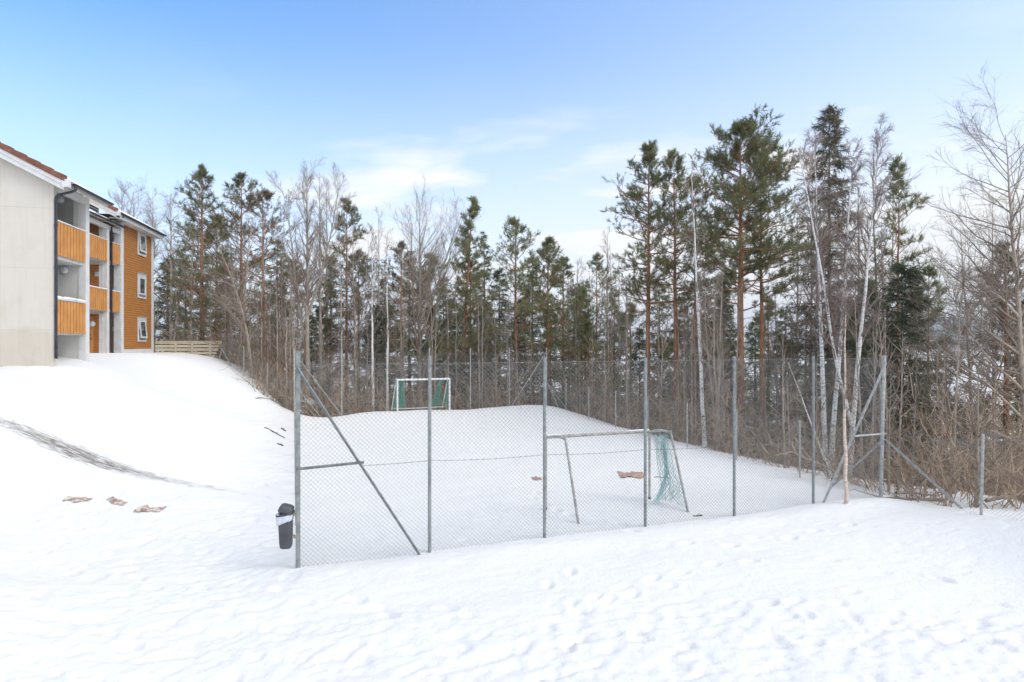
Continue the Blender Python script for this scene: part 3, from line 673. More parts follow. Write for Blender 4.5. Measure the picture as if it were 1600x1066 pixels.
scrap(987, 743, .80, .85, -.05, 'large brown soaked cardboard on the pitch behind the grey goal frame', 6, 'cardboard_in', lift=.025, group='cardboard pieces on the pitch')
scrap(839, 749, .30, .42, .1, 'small brown soaked cardboard piece on the pitch left of the grey goal frame', 8, 'cardboard_in', lift=.015, group='cardboard pieces on the pitch')
def stick(px0, py0, px1, py1, d, r, label, name='stick', cat='stick', mat='log'):
    def gp(px, py):
        z = 0; X, Y = at(px, d)
        for _ in range(30): d_ = F * (CAMZ - z) / (py - HZ); X, Y = at(px, d_); z = z * .6 + .4 * zg(X, Y)
        return np.array([X, Y, z])
    a = gp(px0, py0); b = gp(px1, py1); n = 9; s = np.linspace(0, 1, n)[:, None]; L = a * (1 - s) + b * s; rr = np.random.default_rng(int(px0)); L += rr.normal(0, r * .35, L.shape)
    L[:, 2] = gfull(L[:, 0], L[:, 1]) + r * .55
    mb = MB().tubes(L, r * (1 + .25 * rr.normal(size=n).clip(-1, 1)), 7, caps=True)
    c = L[n // 2]; e = c + (b - a) * .15 + np.array([0, 0, r * 3]); mb.tubes(np.array([c, e]), r * .3, 5, caps=True)
    o = mb.build(name, M[mat], None, loc=tuple(L[0])); return tag(o, label, cat)
stick(414, 669, 445, 685, 26, .024, 'long dark log lying on the snow slope beside the left fence', 'log', 'log')
stick(440, 670, 446, 674, 26, .028, 'short dark lump of wood just above the log on the slope', 'log', 'log')
stick(433, 694, 443, 697, 25, .028, 'short dark piece of wood just below the log on the slope', 'log', 'log')
stick(1084, 807, 1097, 806, 15, .018, 'short dark stick on the snow right of the grey goal net')
stick(1022, 746, 1045, 747, 18, .012, 'thin dark stick behind the right side net of the grey goal')
stick(400, 623, 442, 634, 34, .03, 'pale fallen branch on the slope edge by the far left pitch corner', 'fallen_branch', 'branch', 'twig')
# ------------------------------------------------------------------ apartment building (local frame: x outwards, y along the facade away from the camera)
BZ = 3.4
BR = empty('apartment_building', (-22.82, 35.3, BZ), math.atan2(.218, .976))
tag(BR, 'apartment building with orange siding, pale concrete gable wall, balconies and snowy tiled roof', 'building')
def part(mb, name, mat, parent=None, smooth=False):
    o = mb.build(name, M[mat], parent or BR, smooth=smooth, loc=None)
    if not parent:
        o.location = (0, 0, -BZ)
    return o
S = .53
def slope_box(mb, o0, o1, u0, u1, zf, th):     # slab following the roof slope, zf(o)=top
    v = []
    for (o_, u_) in ((o0,u0),(o1,u0),(o1,u1),(o0,u1)): v.append((o_, u_, zf(o_) - th))
    for (o_, u_) in ((o0,u0),(o1,u0),(o1,u1),(o0,u1)): v.append((o_, u_, zf(o_)))
    return mb.add(v, [(0,3,2,1),(4,5,6,7),(0,1,5,4),(1,2,6,5),(2,3,7,6),(3,0,4,7)])
def corrugated(mb, o0, o1, u0, u1, zf, lam=.27, amp=.035, no=24):
    nu = int((u1 - u0) / lam * 8); U = np.linspace(u0, u1, nu + 1); O = np.linspace(o0, o1, no + 1)
    UU, OO = np.meshgrid(U, O); step = ((OO - o0) / .36) % 1
    Z = np.vectorize(zf)(OO) + amp * np.abs(np.sin(UU / lam * math.pi)) + .018 * step
    I = np.arange(UU.size).reshape(UU.shape)
    mb.add(np.stack([OO, UU, Z], -1), np.stack([I[:-1, :-1], I[:-1, 1:], I[1:, 1:], I[1:, :-1]], -1))
    # thickness skirt at the eave
    j = np.arange(nu + 1); k = 0 if abs(o0) and zf(o0) < zf(o1) else no
    e = np.stack([np.full(nu+1, O[k]), U, Z[k] - .035], -1); top = np.stack([np.full(nu+1, O[k]), U, Z[k]], -1)
    mb.add(np.concatenate([top, e]), [(i, i+1, i+2+nu, i+1+nu) for i in range(nu)]); return mb
def lumpy_snow(mb, o0, o1, u0, u1, zf, th, seed):
    U = np.linspace(u0, u1, int(abs(u1-u0)/.12)+2); O = np.linspace(o0, o1, int(abs(o1-o0)/.12)+2); UU, OO = np.meshgrid(U, O)
    # ragged lower edge
    e = .16 * vnoise(UU * 1.7 + seed, OO * 0) ; w = ((OO - o1) / (o0 - o1)); OO2 = OO + e * w
    H = th * (.8 + .3 * vnoise(UU * 1.3 + seed, OO * 1.1)); edge = np.minimum(np.minimum(w * 0 + 1, (1 - w) * 40), np.minimum((UU-u0), (u1-UU)) * 25 + .25)
    Z = np.vectorize(zf)(OO2) + H * np.clip(np.minimum(edge, (1 - w) * 30), .0, 1) 
    I = np.arange(UU.size).reshape(UU.shape); n = UU.size
    Zb = np.vectorize(zf)(OO2) - .02
    mb.add(np.concatenate([np.stack([OO2, UU, Z], -1).reshape(-1, 3), np.stack([OO2, UU, Zb], -1).reshape(-1, 3)]),
           np.stack([I[:-1, :-1], I[:-1, 1:], I[1:, 1:], I[1:, :-1]], -1))
    b = np.concatenate([I[0], I[1:, -1], I[-1, ::-1][1:], I[::-1, 0][1:]]); mb.add(np.zeros((0,3)))
    mb.q.append(np.array([(b[i], b[i]+n, b[i+1]+n, b[i+1]) for i in range(len(b)-1)]) + mb.n - 2*n) 
    return mb
def sidingY(mb, o, u0, u1, z0, z1, h=.145, face=1, top=None):  # boards on a plane x = o, facing +x
    z = z0
    while z < z1 - .01:
        a, b = z + .02, min(z + h, z1)
        mb.add([(o, u0, a), (o, u1, a), (o, u1, b), (o, u0, b), (o + .026, u0, a), (o + .026, u1, a), (o + .008, u1, b), (o + .008, u0, b)],
               [(4,5,6,7),(0,1,5,4),(3,7,6,2),(0,4,7,3),(1,2,6,5)]); z += h
    return mb
def sidingX(mb, u, o0, o1, z0, z1, h=.145):     # boards on a plane y = u, facing -y (the camera)
    z = z0
    while z < z1 - .01:
        a, b = z + .02, min(z + h, z1)
        mb.add([(o0, u, a), (o1, u, a), (o1, u, b), (o0, u, b), (o0, u - .026, a), (o1, u - .026, a), (o1, u - .008, b), (o0, u - .008, b)],
               [(4,5,6,7),(0,1,5,4),(3,7,6,2),(0,4,7,3),(1,2,6,5)]); z += h
    return mb
def panel(o, u0, u1, z0, z1, n, snow=.02, thick=.05):
    gp = MB().box((o - .05, u0, z0 + .02), (o - .018, u1, z1)); mb = MB(); w = (u1 - u0) / n
    for i in range(n): mb.box((o - .018, u0 + i * w + w * .06, z0), (o + .012, u0 + i * w + w * .82, z1 - .01))
    p = part(mb, 'balcony_panel', 'panel'); part(gp, 'backing_sheet', 'orange_gap_shade', p)
    part(MB().box((o - .08, u0, z1 + .001), (o + .035, u1, z1 + .045)), 'top_rail', 'white', p)
    if snow: 
        mb = MB(); n2 = 40; U = np.linspace(u0 + .01, u1 - .01, n2)
        r_ = np.random.default_rng(int(z0 * 10)); L = np.stack([np.full(n2, o - .02), U, z1 + .045 + snow * (.9 + .35 * vnoise(U * 3 + z0, U * 0))], 1); mb.tubes(L, snow * (1.0 + .3 * vnoise(U * 4, U * 0 + 2)) , 8, caps=True)
        part(mb, 'lying_snow', 'snowcap', p, smooth=True)
    return p
def lamp(o, u, z, r=.15, axis='y'):
    mb = MB(); n = 14; secs = []
    for k in range(6):
        a = k / 5 * math.pi / 2; rr = r * math.cos(a) + .001; dd = r * .65 * math.sin(a)
        th = np.arange(n) * 2 * math.pi / n; secs.append(np.column_stack([o + rr * np.cos(th), np.full(n, u - .05 - dd), z + rr * np.sin(th)]))
    g_ = loft(secs, False, True); l = part(g_, 'wall_lamp', 'lampwhite', smooth=True)
    th = np.linspace(0, 2 * math.pi, 25); ring = np.column_stack([o + r * 1.12 * np.cos(th), np.full(25, u - .04), z + r * 1.12 * np.sin(th)])
    part(MB().tubes(ring, .022, 6), 'ring', 'greyplastic', l, smooth=True)
    mb = MB()
    for t in (0, math.pi / 2):
        a = np.linspace(-math.pi/2, math.pi/2, 9); mb.tubes(np.column_stack([o + r * 1.08 * np.sin(a) * math.cos(t), u - .05 - r * .72 * np.cos(a), z + r * 1.08 * np.sin(a) * math.sin(t)]), .008, 4)
    part(mb, 'cage', 'greyplastic', l)

# --- near block
zr1 = lambda o: 9.99 + S * (3.52 - o) + .22      # top of boarding
GU = -15.4
mb = MB().prism([(1.90, 3.0), (3.52, 3.0), (3.52, zr1(3.52) - .24), (1.90, zr1(1.90) - .24)], GU, GU + .2); gw = part(mb, 'concrete_gable_wall', 'gable')
for z in (9.0, 6.9, 4.75): part(MB().box((1.92, GU - .004, z), (3.50, GU - .001, z + .018)), 'formwork_joint', 'joint', gw)
mb = MB().prism([(-2.2, 3.0), (3.27, 3.0), (3.27, zr1(3.27) - .24), (-2.2, zr1(-2.2) - .24)], -13.0, -12.74); fin = part(mb, 'party_wall', 'concrete')
mb = MB().box((-1.6, -13.012, 7.48), (3.09, -13.001, 9.93)); part(mb, 'raw_concrete_face', 'concrete_dark', fin)
part(MB().box((3.271, -13.03, 3.2), (3.52, -12.72, 9.97)), 'corner_post', 'white')
part(MB().box((3.1, -13.04, 7.46), (3.269, -13.0, 9.93)), 'trim_board', 'concrete')
part(MB().box((3.34, -15.199, 9.70), (3.50, -13.031, 9.96)), 'eave_beam', 'white')
for zt, zb in ((7.45, 7.30), (4.74, 4.60)):
    part(MB().box((1.9, -15.199, zb), (3.44, -13.001, zt)), 'balcony_slab', 'white')
panel(3.52, -15.19, -13.04, 7.41, 8.60, 9, .014); panel(3.52, -15.19, -13.04, 4.66, 5.83, 9, .05)
lamp(2.66, -13.012, 9.82, .14); lamp(2.80, -13.0, 7.10, .14)
mb = MB().box((-8, -15.0, 3), (1.9, -13.001, 9.95)); part(mb, 'back_wall', 'concrete')
mb = MB(); sidingX(mb, -15.01, -2, 1.9, 3.3, 10.5); part(mb, 'recessed_siding', 'orange')
panel(1.75, -15.3, -15.1, 7.4, 8.6, 1, 0)
# roof of the near block
mb = MB(); slope_box(mb, 4.08, -3.0, -15.62, -12.5, zr1, .2); slope_box(mb, -3.0, -9.5, -15.62, -12.5, lambda o: zr1(-3) + S * (o + 3), .2); rf1 = part(mb, 'roof', 'white')
part(corrugated(MB(), 4.16, -3.0, -15.6, -12.45, lambda o: zr1(o) + .02), 'roof_tiles', 'tile_dark', rf1, smooth=False)
part(lumpy_snow(MB(), 3.55, -3.0, -15.7, -12.5, lambda o: zr1(o) + .05, .09, 3), 'roof_snow', 'snowcap', rf1, smooth=True)
def verge(root, zf, u, o_start, o_end):
    mb = MB(); o = o_start
    while o > o_end:                            # stepped brown verge tiles
        e = o - .40; v = []
        for uu in (u - .13, u + .06):
            v += [(o, uu, zf(o) - .06), (e, uu, zf(e) - .06), (e, uu, zf(e) + .13), (o, uu, zf(o) + .17)]
        mb.add(v, [(0,1,2,3),(7,6,5,4),(0,3,7,4),(1,5,6,2),(3,2,6,7),(0,4,5,1)]); o = e
    part(mb, 'verge_tiles', 'tile', root)
    mb = MB(); slope_box(mb, o_start + .02, o_end, u - .10, u - .06, lambda o: zf(o) - .07, .13); part(mb, 'verge_board', 'white', root)
    mb = MB(); slope_box(mb, o_start - .05, o_end, u - .07, u - .02, lambda o: zf(o) - .21, .17); part(mb, 'verge_board', 'white', root)
    part(MB().box((o_start - .08, u - .13, zf(o_start) - .24), (o_start + .13, u + .02, zf(o_start) + .02)), 'eave_end_box', 'white', root)
verge(rf1, zr1, -15.64, 4.02, -3.0)
def gutter(o, u0, u1, z):
    n = 9; th = np.linspace(math.pi, 2 * math.pi, n); secs = []
    for u in (u0, u1):
        secs.append(np.concatenate([np.column_stack([o + .075 * np.cos(th), np.full(n, u), z + .075 * np.sin(th)]), np.column_stack([o + .066 * np.cos(th[::-1]), np.full(n, u), z + .066 * np.sin(th[::-1])])]))
    return part(loft(secs), 'gutter', 'black', smooth=False)
gutter(4.20, -15.5, -12.42, 9.87); 
L = smooth_line([(4.2,-15.42,9.82),(4.18,-15.42,9.66),(3.9,-15.42,9.55),(3.66,-15.42,9.46),(3.60,-15.42,9.3),(3.60,-15.42,9.0)], 5); L = np.concatenate([L, [(3.60,-15.42,6.0),(3.60,-15.42,3.75)]])
dp = part(MB().tubes(L, .048, 8, caps=True), 'downpipe', 'black', smooth=True)
for z in (8.4, 6.9, 5.4, 4.1): part(MB().tubes(np.array([(3.60,-15.42,z),(3.60,-15.42,z+.05)]), .06, 8, caps=True), 'pipe_clip', 'black', dp)

# --- rear block
zr2 = lambda o: 11.55 + S * (.6 - o)
part(MB().box((-.33, -.42, 3.55), (-.03, -.34, 11.75)), 'corner_pier', 'white')
part(MB().box((-8, -.2, 3.0), (-.001, 4.8, 11.8)), 'body_wall', 'orange_gap_shade')
part(sidingY(MB(), 0, -.02, 4.46, 3.93, 11.78), 'siding', 'orange')
part(MB().box((-.03, -.42, 3.55), (.045, -.02, 11.78)), 'corner_board', 'white')
part(MB().box((-.03, 4.46, 3.55), (.045, 4.82, 11.75)), 'corner_board', 'white')
part(MB().box((.001, -.02, 3.60), (.05, 4.46, 3.925)), 'base_board', 'white')
part(MB().box((-7.9, -.39, 3.0), (-.002, 4.79, 3.599)), 'foundation', 'concrete_dark')
part(MB().box((-.14, -.41, 3.0), (.012, 4.81, 3.598)), 'foundation', 'concrete_dark')
for zc, op in ((10.56, .10), (7.87, .0), (5.14, .16)):
    u0, u1, z0, z1 = 2.07, 3.43, zc - .76, zc + .76
    mb = MB(); o0, o1 = .03, .075; w = .15
    mb.box((o0,u0,z0),(o1,u0+w,z1)); mb.box((o0,u1-w,z0),(o1,u1,z1)); mb.box((o0,u0+w,z1-w),(o1,u1-w,z1)); mb.box((o0,u0+w,z0),(o1,u1-w,z0+w*.9))
    mb.box((o0+.001,u0+w,z0+w*.9+.001),(.045,u1-w,z1-w-.001))
    wf = part(mb, 'window', 'white'); part(MB().box((o0,u0-.03,z1+.001),(.12,u1+.03,z1+.05)), 'drip_cap', 'greyplastic', wf)
    part(MB().box((.05,u0+w+.01,z0+w*.9+.003),(.11,u1-w-.01,z0+w*.9+.03)), 'sill', 'black', wf)
    a0, a1, b0, b1 = u0 + w + .03, u1 - w - .03, z0 + w + .08, z1 - w - .03
    def TT(v, op=op, b1=b1): v = v.copy(); v[:, 0] += op * (b1 - v[:, 2]) * .6; return v
    mb = MB(); s_ = .10
    for lo, hi in (((.05,a0,b0),(.095,a0+s_,b1)), ((.05,a1-s_,b0),(.095,a1,b1)), ((.05,a0+s_,b1-s_),(.095,a1-s_,b1)), ((.05,a0+s_,b0),(.095,a1-s_,b0+s_))): mb.box(lo, hi, TT)
    part(mb, 'sash', 'white', wf); part(MB().box((.062,a0+s_,b0+s_),(.072,a1-s_,b1-s_), TT), 'pane', 'glass', wf)
# gallery between the blocks
part(MB().box((-.22, -2.08, 3.55), (-.02, -1.80, 10.8)), 'column', 'white')
part(sidingX(MB(), -2.05, -3.5, -.221, 3.6, 11.2), 'cross_wall_siding', 'orange')
part(MB().box((-3.4, -2.04, 3.4), (-.24, -1.95, 11.2)), 'cross_wall', 'orange_gap_shade')
part(sidingX(MB(), -.20, -1.6, -.331, 3.6, 11.2), 'cross_wall_siding', 'orange')
mb = MB()
for z0, z1 in ((8.62, 8.84), (5.90, 6.10), (11.05, 11.28)): mb.box((-3.45, -2.10, z0), (-.221, -2.078, z1))
for z0, z1 in ((3.56, 8.6),): mb.box((-.42, -2.10, z0), (-.221, -2.078, z1))
mb.box((-.42, -2.10, 8.85), (-.221, -2.078, 11.04)); part(mb, 'opening_frame', 'white')
for z0, z1 in ((8.80, 8.95), (6.06, 6.2)): part(MB().box((-3.4, -4.3, z0), (-.07, -2.105, z1)), 'gallery_floor', 'white'); part(MB().box((-1.6, -1.79, z0), (-.07, -.43, z1)), 'gallery_floor', 'white')
panel(0, -4.3, -2.1, 8.80, 9.95, 9, .012); panel(0, -4.3, -2.1, 6.06, 7.22, 9, .018)
panel(0, -1.62, -.44, 8.80, 9.95, 5, .012); panel(0, -1.62, -.44, 6.06, 7.22, 5, .018)
part(MB().box((-.2, -4.6, 10.62), (-.03, -.43, 10.86)), 'gallery_beam', 'white')
part(MB().box((-.2, -4.6, 3.3), (-.03, -4.32, 10.6)), 'column', 'white')
zp = lambda o: 10.98 + .36 * (.28 - o)
mb = MB(); slope_box(mb, .24, -1.2, -4.8, -.75, zp, .10); rp = part(mb, 'gallery_roof', 'white')
part(corrugated(MB(), .30, -1.2, -4.8, -.72, lambda o: zp(o) + .02, .24, .03, 8), 'roof_tiles', 'tile_dark', rp)
part(lumpy_snow(MB(), .02, -1.2, -4.8, -1.0, lambda o: zp(o) + .04, .14, 9), 'roof_snow', 'snowcap', rp, smooth=True)
gutter(.34, -4.8, -.70, 10.98)
part(sidingY(MB(), -1.2, -6.0, -.2, 10.8, 12.42), 'upper_siding', 'panel')
part(MB().box((-8, -6.0, 3.2), (-1.202, -2.0, 12.3)), 'rear_wall', 'orange_gap_shade')
part(MB().box((-8, -12.739, 3.2), (-2.0, -6.0, 9.5)), 'rear_wall', 'concrete')
L = np.array([(.055,-1.70,10.8),(.055,-1.70,7),(.055,-1.70,4.0),(.055,-1.70,3.85),(.16,-1.72,3.72)]); part(MB().tubes(L, .05, 8, caps=True), 'downpipe', 'black', smooth=True)
L = smooth_line([(.62,-1.6,11.42),(.55,-1.6,11.34),(.2,-1.6,11.27),(-.1,-1.6,11.22)], 5); part(MB().tubes(L, .045, 8, caps=True), 'downpipe', 'black', smooth=True)
lamp(-.75, -2.10, 5.35, .15)
part(MB().box((-.62, -2.115, 7.96), (-.42, -2.08, 8.22)), 'vent_box', 'greyplastic')
mb = MB().box((-1.9, -2.10, 3.6), (-.70, -2.078, 5.75)); dr = part(mb, 'door', 'panel'); part(MB().tubes(np.array([(-.80,-2.11,4.75),(-.80,-2.16,4.75),(-.92,-2.16,4.75)]), .022, 6), 'handle', 'black', dr)
part(MB().box((-.83, -2.12, 4.5), (-.77, -2.10, 4.58)), 'lock', 'black', dr)
for z in (10.45, 5.0): part(MB().box((-.44, -.26, z), (-.38, -.22, z + .22)), 'cable_cover', 'white')
mb = MB(); slope_box(mb, .55, -6.0, -1.93, 5.05, zr2, .2); slope_box(mb, -6.0, -12, -1.93, 5.05, lambda o: zr2(-6) + S * (o + 6), .2)
slope_box(mb, -1.3, -6.0, -6.1, -1.931, lambda o: zr2(o) - .003, .12); rf2 = part(mb, 'roof', 'white')
part(corrugated(MB(), .63, -6.0, -1.95, 5.1, lambda o: zr2(o) + .02), 'roof_tiles', 'tile_dark', rf2)
part(lumpy_snow(MB(), .1, -6.0, -2.0, 5.1, lambda o: zr2(o) + .05, .08, 14), 'roof_snow', 'snowcap', rf2, smooth=True)
verge(rf2, zr2, -1.98, .48, -6.0)
gutter(.67, -1.9, 5.12, 11.52)
part(MB().box((.02, -1.9, 11.25), (.57, 5.0, 11.30)), 'soffit', 'white'); part(MB().box((.545, -1.9, 11.29), (.575, 5.04, 11.48)), 'fascia', 'white')

# ------------------------------------------------------------------ wooden terrace behind the building
TR = empty('terrace_railing', (-22.82, 35.3, BZ), math.atan2(.218, .976))
tag(TR, 'pale unpainted wooden terrace railing of horizontal boards beside the orange gable end', 'railing')
def tpart(mb, name, mat='deckwood'): o = mb.build(name, M[mat], TR); o.location = (0, 0, -BZ); return o
ztop = 4.40; PT = [(.06, 5.0), (1.35, 4.95), (2.35, 4.95), (3.45, 5.05), (4.05, 5.55)]
for k in range(5):
    z1 = ztop - .235 * k; z0 = z1 - .165; mb = MB(); q = PT[:-1] + [(PT[-1][0] - .09 * k, PT[-1][1] - .1 * k)]
    for (a, b_), (c, d_) in zip(q[:-1], q[1:]):
        v = [(a, b_, z0), (c, d_, z0), (c, d_ + .03, z0), (a, b_ + .03, z0), (a, b_, z1), (c, d_, z1), (c, d_ + .03, z1), (a, b_ + .03, z1)]
        mb.add(v, [(0,3,2,1),(4,5,6,7),(0,1,5,4),(1,2,6,5),(2,3,7,6),(3,0,4,7)])
    tpart(mb, 'railing_board')
for x, y in PT[1:4]: tpart(MB().box((x - .05, y - .09, 3.0), (x + .05, y - .005, ztop - .02)), 'railing_post')
mb = MB()
for (a, b_), (c, d_) in zip(PT[:-1], PT[1:]):
    v = [(a, b_-.05, ztop+.002), (c, d_-.05, ztop+.002), (c, d_+.09, ztop+.002), (a, b_+.09, ztop+.002), (a, b_-.05, ztop+.04), (c, d_-.05, ztop+.04), (c, d_+.09, ztop+.04), (a, b_+.09, ztop+.04)]
    mb.add(v, [(0,3,2,1),(4,5,6,7),(0,1,5,4),(1,2,6,5),(2,3,7,6),(3,0,4,7)])
tpart(mb, 'handrail')
DK = MB().box((.0, 5.1, 3.25), (3.4, 8.0, 3.35)).build('terrace_deck', M['deckwood'], TR); DK.location = (0, 0, -BZ)

# ------------------------------------------------------------------ camera, sky, sun
cam = bpy.data.cameras.new('camera'); co = bpy.data.objects.new('camera', cam); COL.objects.link(co); SC.camera = co
co.location = (0, 0, CAMZ); co.rotation_euler = (R(90), 0, 0); cam.sensor_width = 36; cam.lens = F / 1600 * 36; cam.shift_y = 3 / 1600; cam.clip_end = 9000; cam.clip_start = .1
SUN_EL, SUN_AZ = 42, 112                      # azimuth clockwise from +Y
w = bpy.data.worlds.new('World'); SC.world = w; w.use_nodes = True; nt = w.node_tree; bg = nt.nodes['Background']
sky = nt.nodes.new('ShaderNodeTexSky'); sky.sky_type = 'NISHITA'; sky.sun_disc = False; sky.sun_elevation = R(SUN_EL); sky.sun_rotation = R(SUN_AZ)
sky.air_density = 1.0; sky.dust_density = .6; sky.ozone_density = 1.6; sky.altitude = 200
tc = nt.nodes.new('ShaderNodeTexCoord'); sx = nt.nodes.new('ShaderNodeSeparateXYZ'); nt.links.new(tc.outputs['Generated'], sx.inputs[0])
def mth(op, a, b_=None, c=None):
    n = nt.nodes.new('ShaderNodeMath'); n.operation = op
    for i, x in enumerate((a, b_, c)):
        if x is None: continue
        if isinstance(x, (int, float)): n.inputs[i].default_value = x
        else: nt.links.new(x, n.inputs[i])
    return n.outputs[0]
# cloud layer: direction projected on a high flat layer
zc = mth('MAXIMUM', sx.outputs[2], .03); dv = mth('DIVIDE', 1.0, mth('ADD', zc, .12))
cx = mth('MULTIPLY', sx.outputs[0], dv); cy = mth('MULTIPLY', sx.outputs[1], dv)
cb = nt.nodes.new('ShaderNodeCombineXYZ'); nt.links.new(cx, cb.inputs[0]); nt.links.new(cy, cb.inputs[1])
mp = nt.nodes.new('ShaderNodeMapping'); mp.inputs['Scale'].default_value = (.9, 1.5, 1); mp.inputs['Rotation'].default_value = (0, 0, R(-12)); mp.inputs['Location'].default_value = (4.55, 0.75, 0)
nt.links.new(cb.outputs[0], mp.inputs[0])
n1 = nt.nodes.new('ShaderNodeTexNoise'); n1.inputs['Scale'].default_value = 1.15; n1.inputs['Detail'].default_value = 9; n1.inputs['Roughness'].default_value = .55; n1.inputs['Distortion'].default_value = .3
nt.links.new(mp.outputs[0], n1.inputs['Vector'])
cl = nt.nodes.new('ShaderNodeMapRange'); cl.inputs[1].default_value = .50; cl.inputs[2].default_value = .72; nt.links.new(n1.outputs[0], cl.inputs[0])
# veil thickens towards the horizon and to the right (towards the sun)
el = nt.nodes.new('ShaderNodeMapRange'); el.interpolation_type = 'SMOOTHSTEP'; el.inputs[1].default_value = .50; el.inputs[2].default_value = .02; el.inputs[3].default_value = .12; el.inputs[4].default_value = .93
nt.links.new(sx.outputs[2], el.inputs[0])
az = mth('ADD', mth('MULTIPLY', sx.outputs[0], .30), mth('MULTIPLY', mth('MAXIMUM', mth('MULTIPLY', sx.outputs[1], -1.0), 0.0), .35))  # second term: unseen veil behind the camera, added as soft fill
veil = mth('ADD', el.outputs[0], az)
band = nt.nodes.new('ShaderNodeMapRange'); band.interpolation_type = 'SMOOTHSTEP'; band.inputs[1].default_value = .46; band.inputs[2].default_value = .26; nt.links.new(sx.outputs[2], band.inputs[0])
lf = nt.nodes.new('ShaderNodeMapRange'); lf.interpolation_type = 'SMOOTHSTEP'; lf.inputs[1].default_value = -.55; lf.inputs[2].default_value = -.2; nt.links.new(sx.outputs[0], lf.inputs[0])
cf = mth('MULTIPLY', mth('MULTIPLY', cl.outputs[0], lf.outputs[0]), mth('MULTIPLY', band.outputs[0], .7))
up_ = nt.nodes.new('ShaderNodeMapRange'); up_.interpolation_type = 'SMOOTHSTEP'; up_.inputs[1].default_value = .52; up_.inputs[2].default_value = .8; up_.inputs[4].default_value = .75; nt.links.new(sx.outputs[2], up_.inputs[0])  # unseen overhead veil above the view, added for even, neutral light on the snow
tot = mth('ADD', mth('ADD', veil, cf), up_.outputs[0]); tot.node.use_clamp = True
sk = nt.nodes.new('ShaderNodeVectorMath'); sk.operation = 'MULTIPLY'; nt.links.new(sky.outputs[0], sk.inputs[0]); sk.inputs[1].default_value = (1.16, 1.74, 2.2)
mx = nt.nodes.new('ShaderNodeMix'); mx.data_type = 'RGBA'; nt.links.new(tot, mx.inputs[0]); nt.links.new(sk.outputs[0], mx.inputs[6]); 
sd = nt.nodes.new('ShaderNodeVectorMath'); sd.operation = 'DOT_PRODUCT'; nt.links.new(tc.outputs['Generated'], sd.inputs[0])
sd.inputs[1].default_value = (math.sin(R(SUN_AZ)) * math.cos(R(SUN_EL)), math.cos(R(SUN_AZ)) * math.cos(R(SUN_EL)), math.sin(R(SUN_EL)))
gl = nt.nodes.new('ShaderNodeMapRange'); gl.interpolation_type = 'SMOOTHSTEP'; gl.inputs[1].default_value = .52; gl.inputs[2].default_value = 1.0; gl.inputs[3].default_value = 1.0; gl.inputs[4].default_value = 2.2  # veil brightened around the sun, out of view, added as broad soft light
nt.links.new(sd.outputs['Value'], gl.inputs[0])
vc = nt.nodes.new('ShaderNodeVectorMath'); vc.operation = 'SCALE'; vc.inputs[0].default_value = (7.7, 7.75, 7.8); nt.links.new(gl.outputs[0], vc.inputs['Scale']); nt.links.new(vc.outputs[0], mx.inputs[7])
nt.links.new(mx.outputs[2], bg.inputs[0]); bg.inputs[1].default_value = .10
sun = bpy.data.lights.new('sun', 'SUN'); so = bpy.data.objects.new('sun', sun); COL.objects.link(so); sun.energy = .75; sun.angle = R(22); sun.color = (1, .96, .90)
d = Vector((math.sin(R(SUN_AZ)) * math.cos(R(SUN_EL)), math.cos(R(SUN_AZ)) * math.cos(R(SUN_EL)), math.sin(R(SUN_EL))))
so.rotation_euler = d.to_track_quat('Z', 'Y').to_euler()
SC.view_settings.view_transform = 'Standard'; SC.view_settings.look = 'None'; SC.view_settings.exposure = 0.54; SC.view_settings.gamma = 1
SC.render.engine = 'CYCLES'; SC.cycles.max_bounces = 5; SC.cycles.diffuse_bounces = 3; SC.cycles.transparent_max_bounces = 12

# ------------------------------------------------------------------ air between here and the far hills
hz = MB().box((-3560, -3560, -60), (3560, 3560, 140)).build('haze', M['snowcap']); m, nt, b = new_mat('thin_haze'); nt.nodes.remove(b)
pv = nt.nodes.new('ShaderNodeVolumePrincipled'); pv.inputs['Color'].default_value = (.86, .92, 1, 1); pv.inputs['Density'].default_value = .00034; nt.links.new(pv.outputs[0], nt.nodes['Material Output'].inputs['Volume'])
hz.data.materials.clear(); hz.data.materials.append(m); tag(hz, kind='stuff'); hz['label'] = 'thin pale winter haze over the whole place'
# ------------------------------------------------------------------ vegetation
def grow(rng, pos, d, L, r0, r1, n=5, wander=.12, up=0.0):
    m = len(pos); P = np.zeros((m, n, 3)); P[:, 0] = pos; d = nrm(d); st = (L / (n - 1))
    upa = np.broadcast_to(np.asarray(up, float), (m,))
    for i in range(1, n):
        d = d + rng.normal(0, wander, (m, 3)); d[:, 2] += upa; d = nrm(d); P[:, i] = P[:, i - 1] + d * np.broadcast_to(st, (m,))[:, None]
    s = np.linspace(0, 1, n)[None, :]; Rr = np.broadcast_to(r0, (m,))[:, None] * (1 - s) + np.broadcast_to(r1, (m,))[:, None] * s
    return P, Rr
def spawn(rng, P, Rr, k, t0, t1, ang, jit=.2, flat=0.0):
    m, n, _ = P.shape; idx = np.repeat(np.arange(m), k); t = t0 + (t1 - t0) * ((np.tile(np.arange(k), m) + rng.uniform(0, 1, m * k)) / k)
    f = t * (n - 1); i = np.minimum(f.astype(int), n - 2); a = (f - i)[:, None]
    pos = P[idx, i] * (1 - a) + P[idx, i + 1] * a; tan = nrm(P[idx, i + 1] - P[idx, i]); rad = Rr[idx, i] * (1 - a[:, 0]) + Rr[idx, i + 1] * a[:, 0]
    v = rng.normal(size=(m * k, 3)); v[:, 2] *= (1 - flat); v = nrm(v - (v * tan).sum(1)[:, None] * tan)
    an = ang + rng.normal(0, jit, m * k); d = tan * np.cos(an)[:, None] + v * np.sin(an)[:, None]
    return pos, d, rad, t, idx
